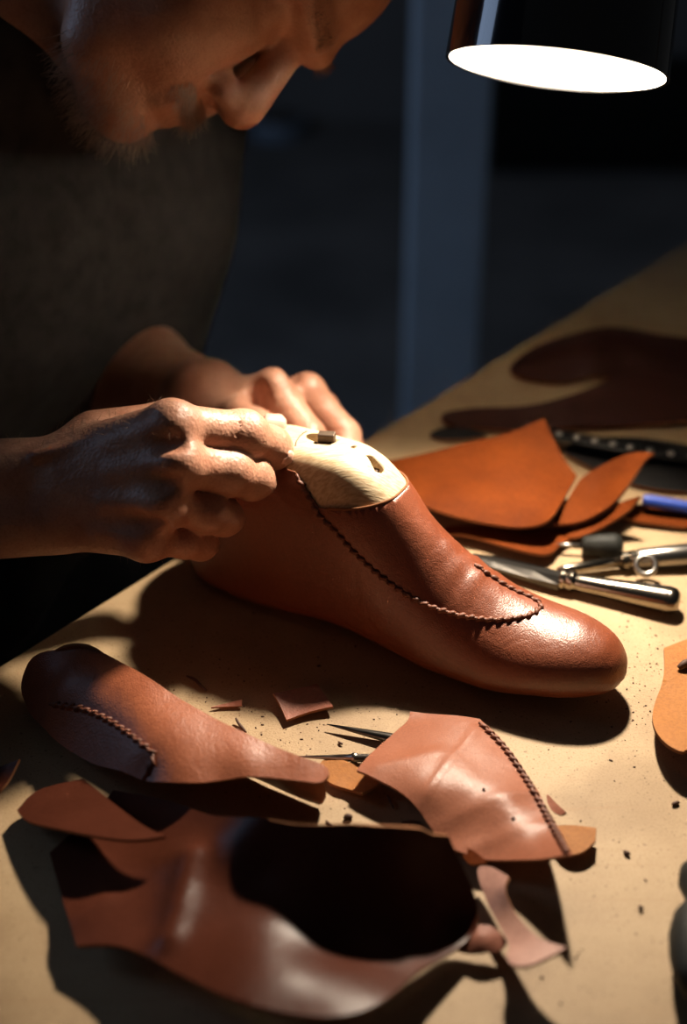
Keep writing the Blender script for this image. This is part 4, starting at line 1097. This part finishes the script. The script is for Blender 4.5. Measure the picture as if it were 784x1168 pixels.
# ------------------------------------------------------------------ tools behind the toe
kn = empty('shoe_knife', W(650, 660, .006)); tag(kn, 'dark steel knife with rounded silver handle lying behind the toe of the shoe', 'knife')
k0, k1, k2 = W(538, 634, .006), W(641, 661, .007), W(776, 687, .009)
dk = (k1 - k0).normalized(); dh = (k2 - k1).normalized()
bm = bmesh.new(); sd = Vector((0, 0, 1)).cross(dk)
prof = [(0, .003, .001), (.25, .0062, .0016), (.7, .0072, .0028), (1.0, .0068, .0040)]
rows = []
for t, w_, h_ in prof:
    c_ = k0.lerp(k1, t); rows.append([bm.verts.new(c_ + sd * a * w_ + Vector((0, 0, b_ * h_))) for a, b_ in ((-1, -1), (1, -1), (1, .2), (.35, 1), (-.35, 1), (-1, .2))])
for a, b_ in zip(rows, rows[1:]):
    for i in range(6): bm.faces.new((a[i], a[(i + 1) % 6], b_[(i + 1) % 6], b_[i]))
bm.faces.new(rows[0][::-1]); bm.faces.new(rows[-1]); from_bm('blade', bm, M['darksteel'], kn, smooth=False)
bm = bmesh.new(); L_ = (k2 - k1).length
add_lathe(bm, k1 - dk * .001, dh, [(0, .0058), (.001, .0068), (.003, .0070), (.004, .0060), (.005, .0066), (.008, .0068), (.009, .0058), (.010, .0054)], 28); from_bm('bolster', bm, M['chrome'], kn, angle=35)
bm = bmesh.new()
add_lathe(bm, k1 + dh * .008, dh, [(0, .0050), (.004, .0058), (.02, .0064), (L_ * .55, .0078), (L_ * .8, .0086), (L_ - .016, .0086), (L_ - .0155, .0080), (L_ - .0145, .0086), (L_ - .011, .0080), (L_ - .0085, .0055), (L_ - .0080, .001)], 32, flat=.95); from_bm('handle', bm, M['chrome'], kn, angle=40)

pc_ = empty('ring_punch', W(735, 645, .008)); tag(pc_, 'steel tool with a round ring on its shaft, behind the silver handled knife', 'tool')
p0, p1, p2 = W(636, 651, .005), W(722, 638, .007), W(850, 628, .009); dp = (p1 - p0).normalized(); dq = (p2 - p1).normalized()
bm = bmesh.new(); add_tube(bm, [p0, p0.lerp(p1, .1), p1], [.0018, .0030, .0040], 16); from_bm('shaft', bm, M['chrome'], pc_)
bm = bmesh.new(); add_lathe(bm, p1 - dp * .008, dp, [(0, .004), (.0008, .0056), (.004, .0058), (.005, .0046), (.006, .0056), (.010, .0056), (.011, .004)], 24); from_bm('collar', bm, M['chrome'], pc_, angle=35)
bm = bmesh.new(); add_lathe(bm, p1 + dq * .001, dq, [(0, .004), (.003, .0062), (.03, .0072), (.07, .0078), (.075, .006), (.076, .001)], 24); from_bm('handle', bm, M['steel'], pc_, angle=40)
bm = bmesh.new(); rc = W(737, 645, .011); vdir = (CAMP - rc).normalized(); xa, ya, _ = frame_of((vdir + Vector((0, 0, .6))).normalized())
rg = [rc + (xa * math.cos(a) + ya * math.sin(a)) * .0058 for a in np.linspace(0, 2 * math.pi, 33)]; add_tube(bm, rg, .0019, 10, cap=False); from_bm('ring', bm, M['steel'], pc_)

aw = empty('awl', W(685, 622, .007)); tag(aw, 'black handled awl lying between the orange strip and the ring tool', 'awl')
q0, q1 = W(664, 622, .0072), W(707, 623, .0085); da = (q1 - q0).normalized(); La = (q1 - q0).length
bm = bmesh.new(); add_lathe(bm, q0, da, [(0, .0048), (.002, .0062), (La * .5, .0076), (La * .85, .0082), (La, .0072), (La + .002, .004), (La + .0024, .001)], 24); from_bm('handle', bm, M['black'], aw)
bm = bmesh.new(); add_tube(bm, [q0 + da * .002, q0 - da * .016, q0 - da * .02 - Vector((0, 0, .004))], [.0013, .0012, .0003], 10); from_bm('spike', bm, M['steel'], aw)

bp = empty('pen', W(760, 578, .01)); tag(bp, 'blue pen pointing right on top of the flat orange offcut', 'pen')
e0, e1 = W(733, 570, .0135), W(850, 590, .009); de = (e1 - e0).normalized()
bm = bmesh.new(); add_lathe(bm, e0, de, [(0, .001), (.0005, .0036), (.006, .0042), (.11, .0042)], 20); from_bm('barrel', bm, M['bluepen'], bp, angle=40)
bm = bmesh.new(); add_lathe(bm, e0 + de * .109, de, [(0, .0042), (.008, .003), (.018, .0006)], 16); from_bm('nib', bm, M['chrome'], bp)

# black turned tool at the lower right, mostly outside the picture
tk = empty('turned_handle', W(790, 1050, .012)); tag(tk, 'black turned tool handle cut off by the lower right edge', 'tool')
h0, h1 = W(800, 985, .014), W(795, 1115, .014); dd_ = (h1 - h0).normalized(); Lh = (h1 - h0).length
bm = bmesh.new(); add_lathe(bm, h0, dd_, [(0, .001), (.001, .006), (.006, .0095), (.014, .0098), (.022, .0066), (.026, .0068), (.034, .0112), (.045, .0128), (.056, .0120), (.066, .0100), (.074, .006), (.076, .001)], 32); from_bm('handle', bm, M['black'], tk)
bm = bmesh.new(); add_lathe(bm, h0 + dd_ * .001, -dd_, [(0, .0035), (.008, .0035), (.009, .0018), (.05, .0012), (.055, .0002)], 16); from_bm('spike', bm, M['steel'], tk)

# ------------------------------------------------------------------ far background
sh = empty('wall_shelf', WD(400, 215, 4.05)); tag(sh, 'dim blue grey shelf on the back wall left of the pillar', 'shelf')
a_, b_ = WD(300, 212, 4.2), WD(470, 222, 4.2)
sy = 3.86
def at_y(u, v, y): r = ray(u, v); return CAMP + r * (y / r.y)
a_, b_ = at_y(330, 210, sy), at_y(452, 222, sy)
z_ = a_.z
o = box_obj('board', (a_.x - .3, sy - .10, z_ - .03), (b_.x, 4.0, z_ + .0), M['shelfpaint'], sh, bevel=.004)
for x_ in (a_.x - .1, b_.x - .08): box_obj('bracket', (x_, sy - .06, z_ - .16), (x_ + .03, 4.0, z_ - .03), M['shelfpaint'], sh)
c_ = at_y(318, 150, 3.9)
SH_z = z_
jar = empty('paint_tin', (c_.x, 3.88, z_)); tag(jar, 'faint blue grey tin standing on the wall shelf', 'tin')
bm = bmesh.new(); add_lathe(bm, (c_.x, 3.88, z_), (0, 0, 1), [(0, .07), (.003, .075), (.17, .075), (.175, .078), (.18, .075)], 32); from_bm('can', bm, M['shelfpaint'], jar, angle=40)
bm = bmesh.new(); add_lathe(bm, (c_.x, 3.88, z_ + .178), (0, 0, 1), [(0, .068), (.006, .066)], 32); from_bm('lid', bm, M['steel'], jar, angle=40)
# cabinet at the back right with a small bright knob and a box on it
k = at_y(743, 215, 3.55); cb = empty('cabinet', (k.x, 3.75, 0)); tag(cb, 'dark cabinet against the back wall with one pale round knob', 'cabinet')
topz = at_y(720, 318, 3.5).z
topz = k.z + .22
box_obj('carcass', (k.x - .42, 3.57, 0), (k.x + .6, 3.99, topz), M['black'], cb, bevel=.005)
d_ = box_obj('door', (k.x - .38, 3.555, .06), (k.x + .04, 3.57, topz - .04), M['black'], cb, bevel=.004)
bm = bmesh.new(); add_lathe(bm, (k.x, 3.555, k.z), (0, -1, 0), [(0, .012), (.012, .012), (.016, .026), (.028, .03), (.036, .02), (.038, .001)], 24); kb = from_bm('knob', bm, M['white'], None); kb.parent = d_
tag(kb, 'pale round knob')
# repeats share a group
GR = {'crumb': 'dark leather crumbs on the bench', 'trimming': 'thin leather trimmings on the bench', 'leather scrap': 'small leather scraps on the bench', 'leather piece': 'larger leather pieces on the bench'}
for o in SC.objects:
    if o.parent is None and o.get('category') in GR: o['group'] = GR[o['category']]
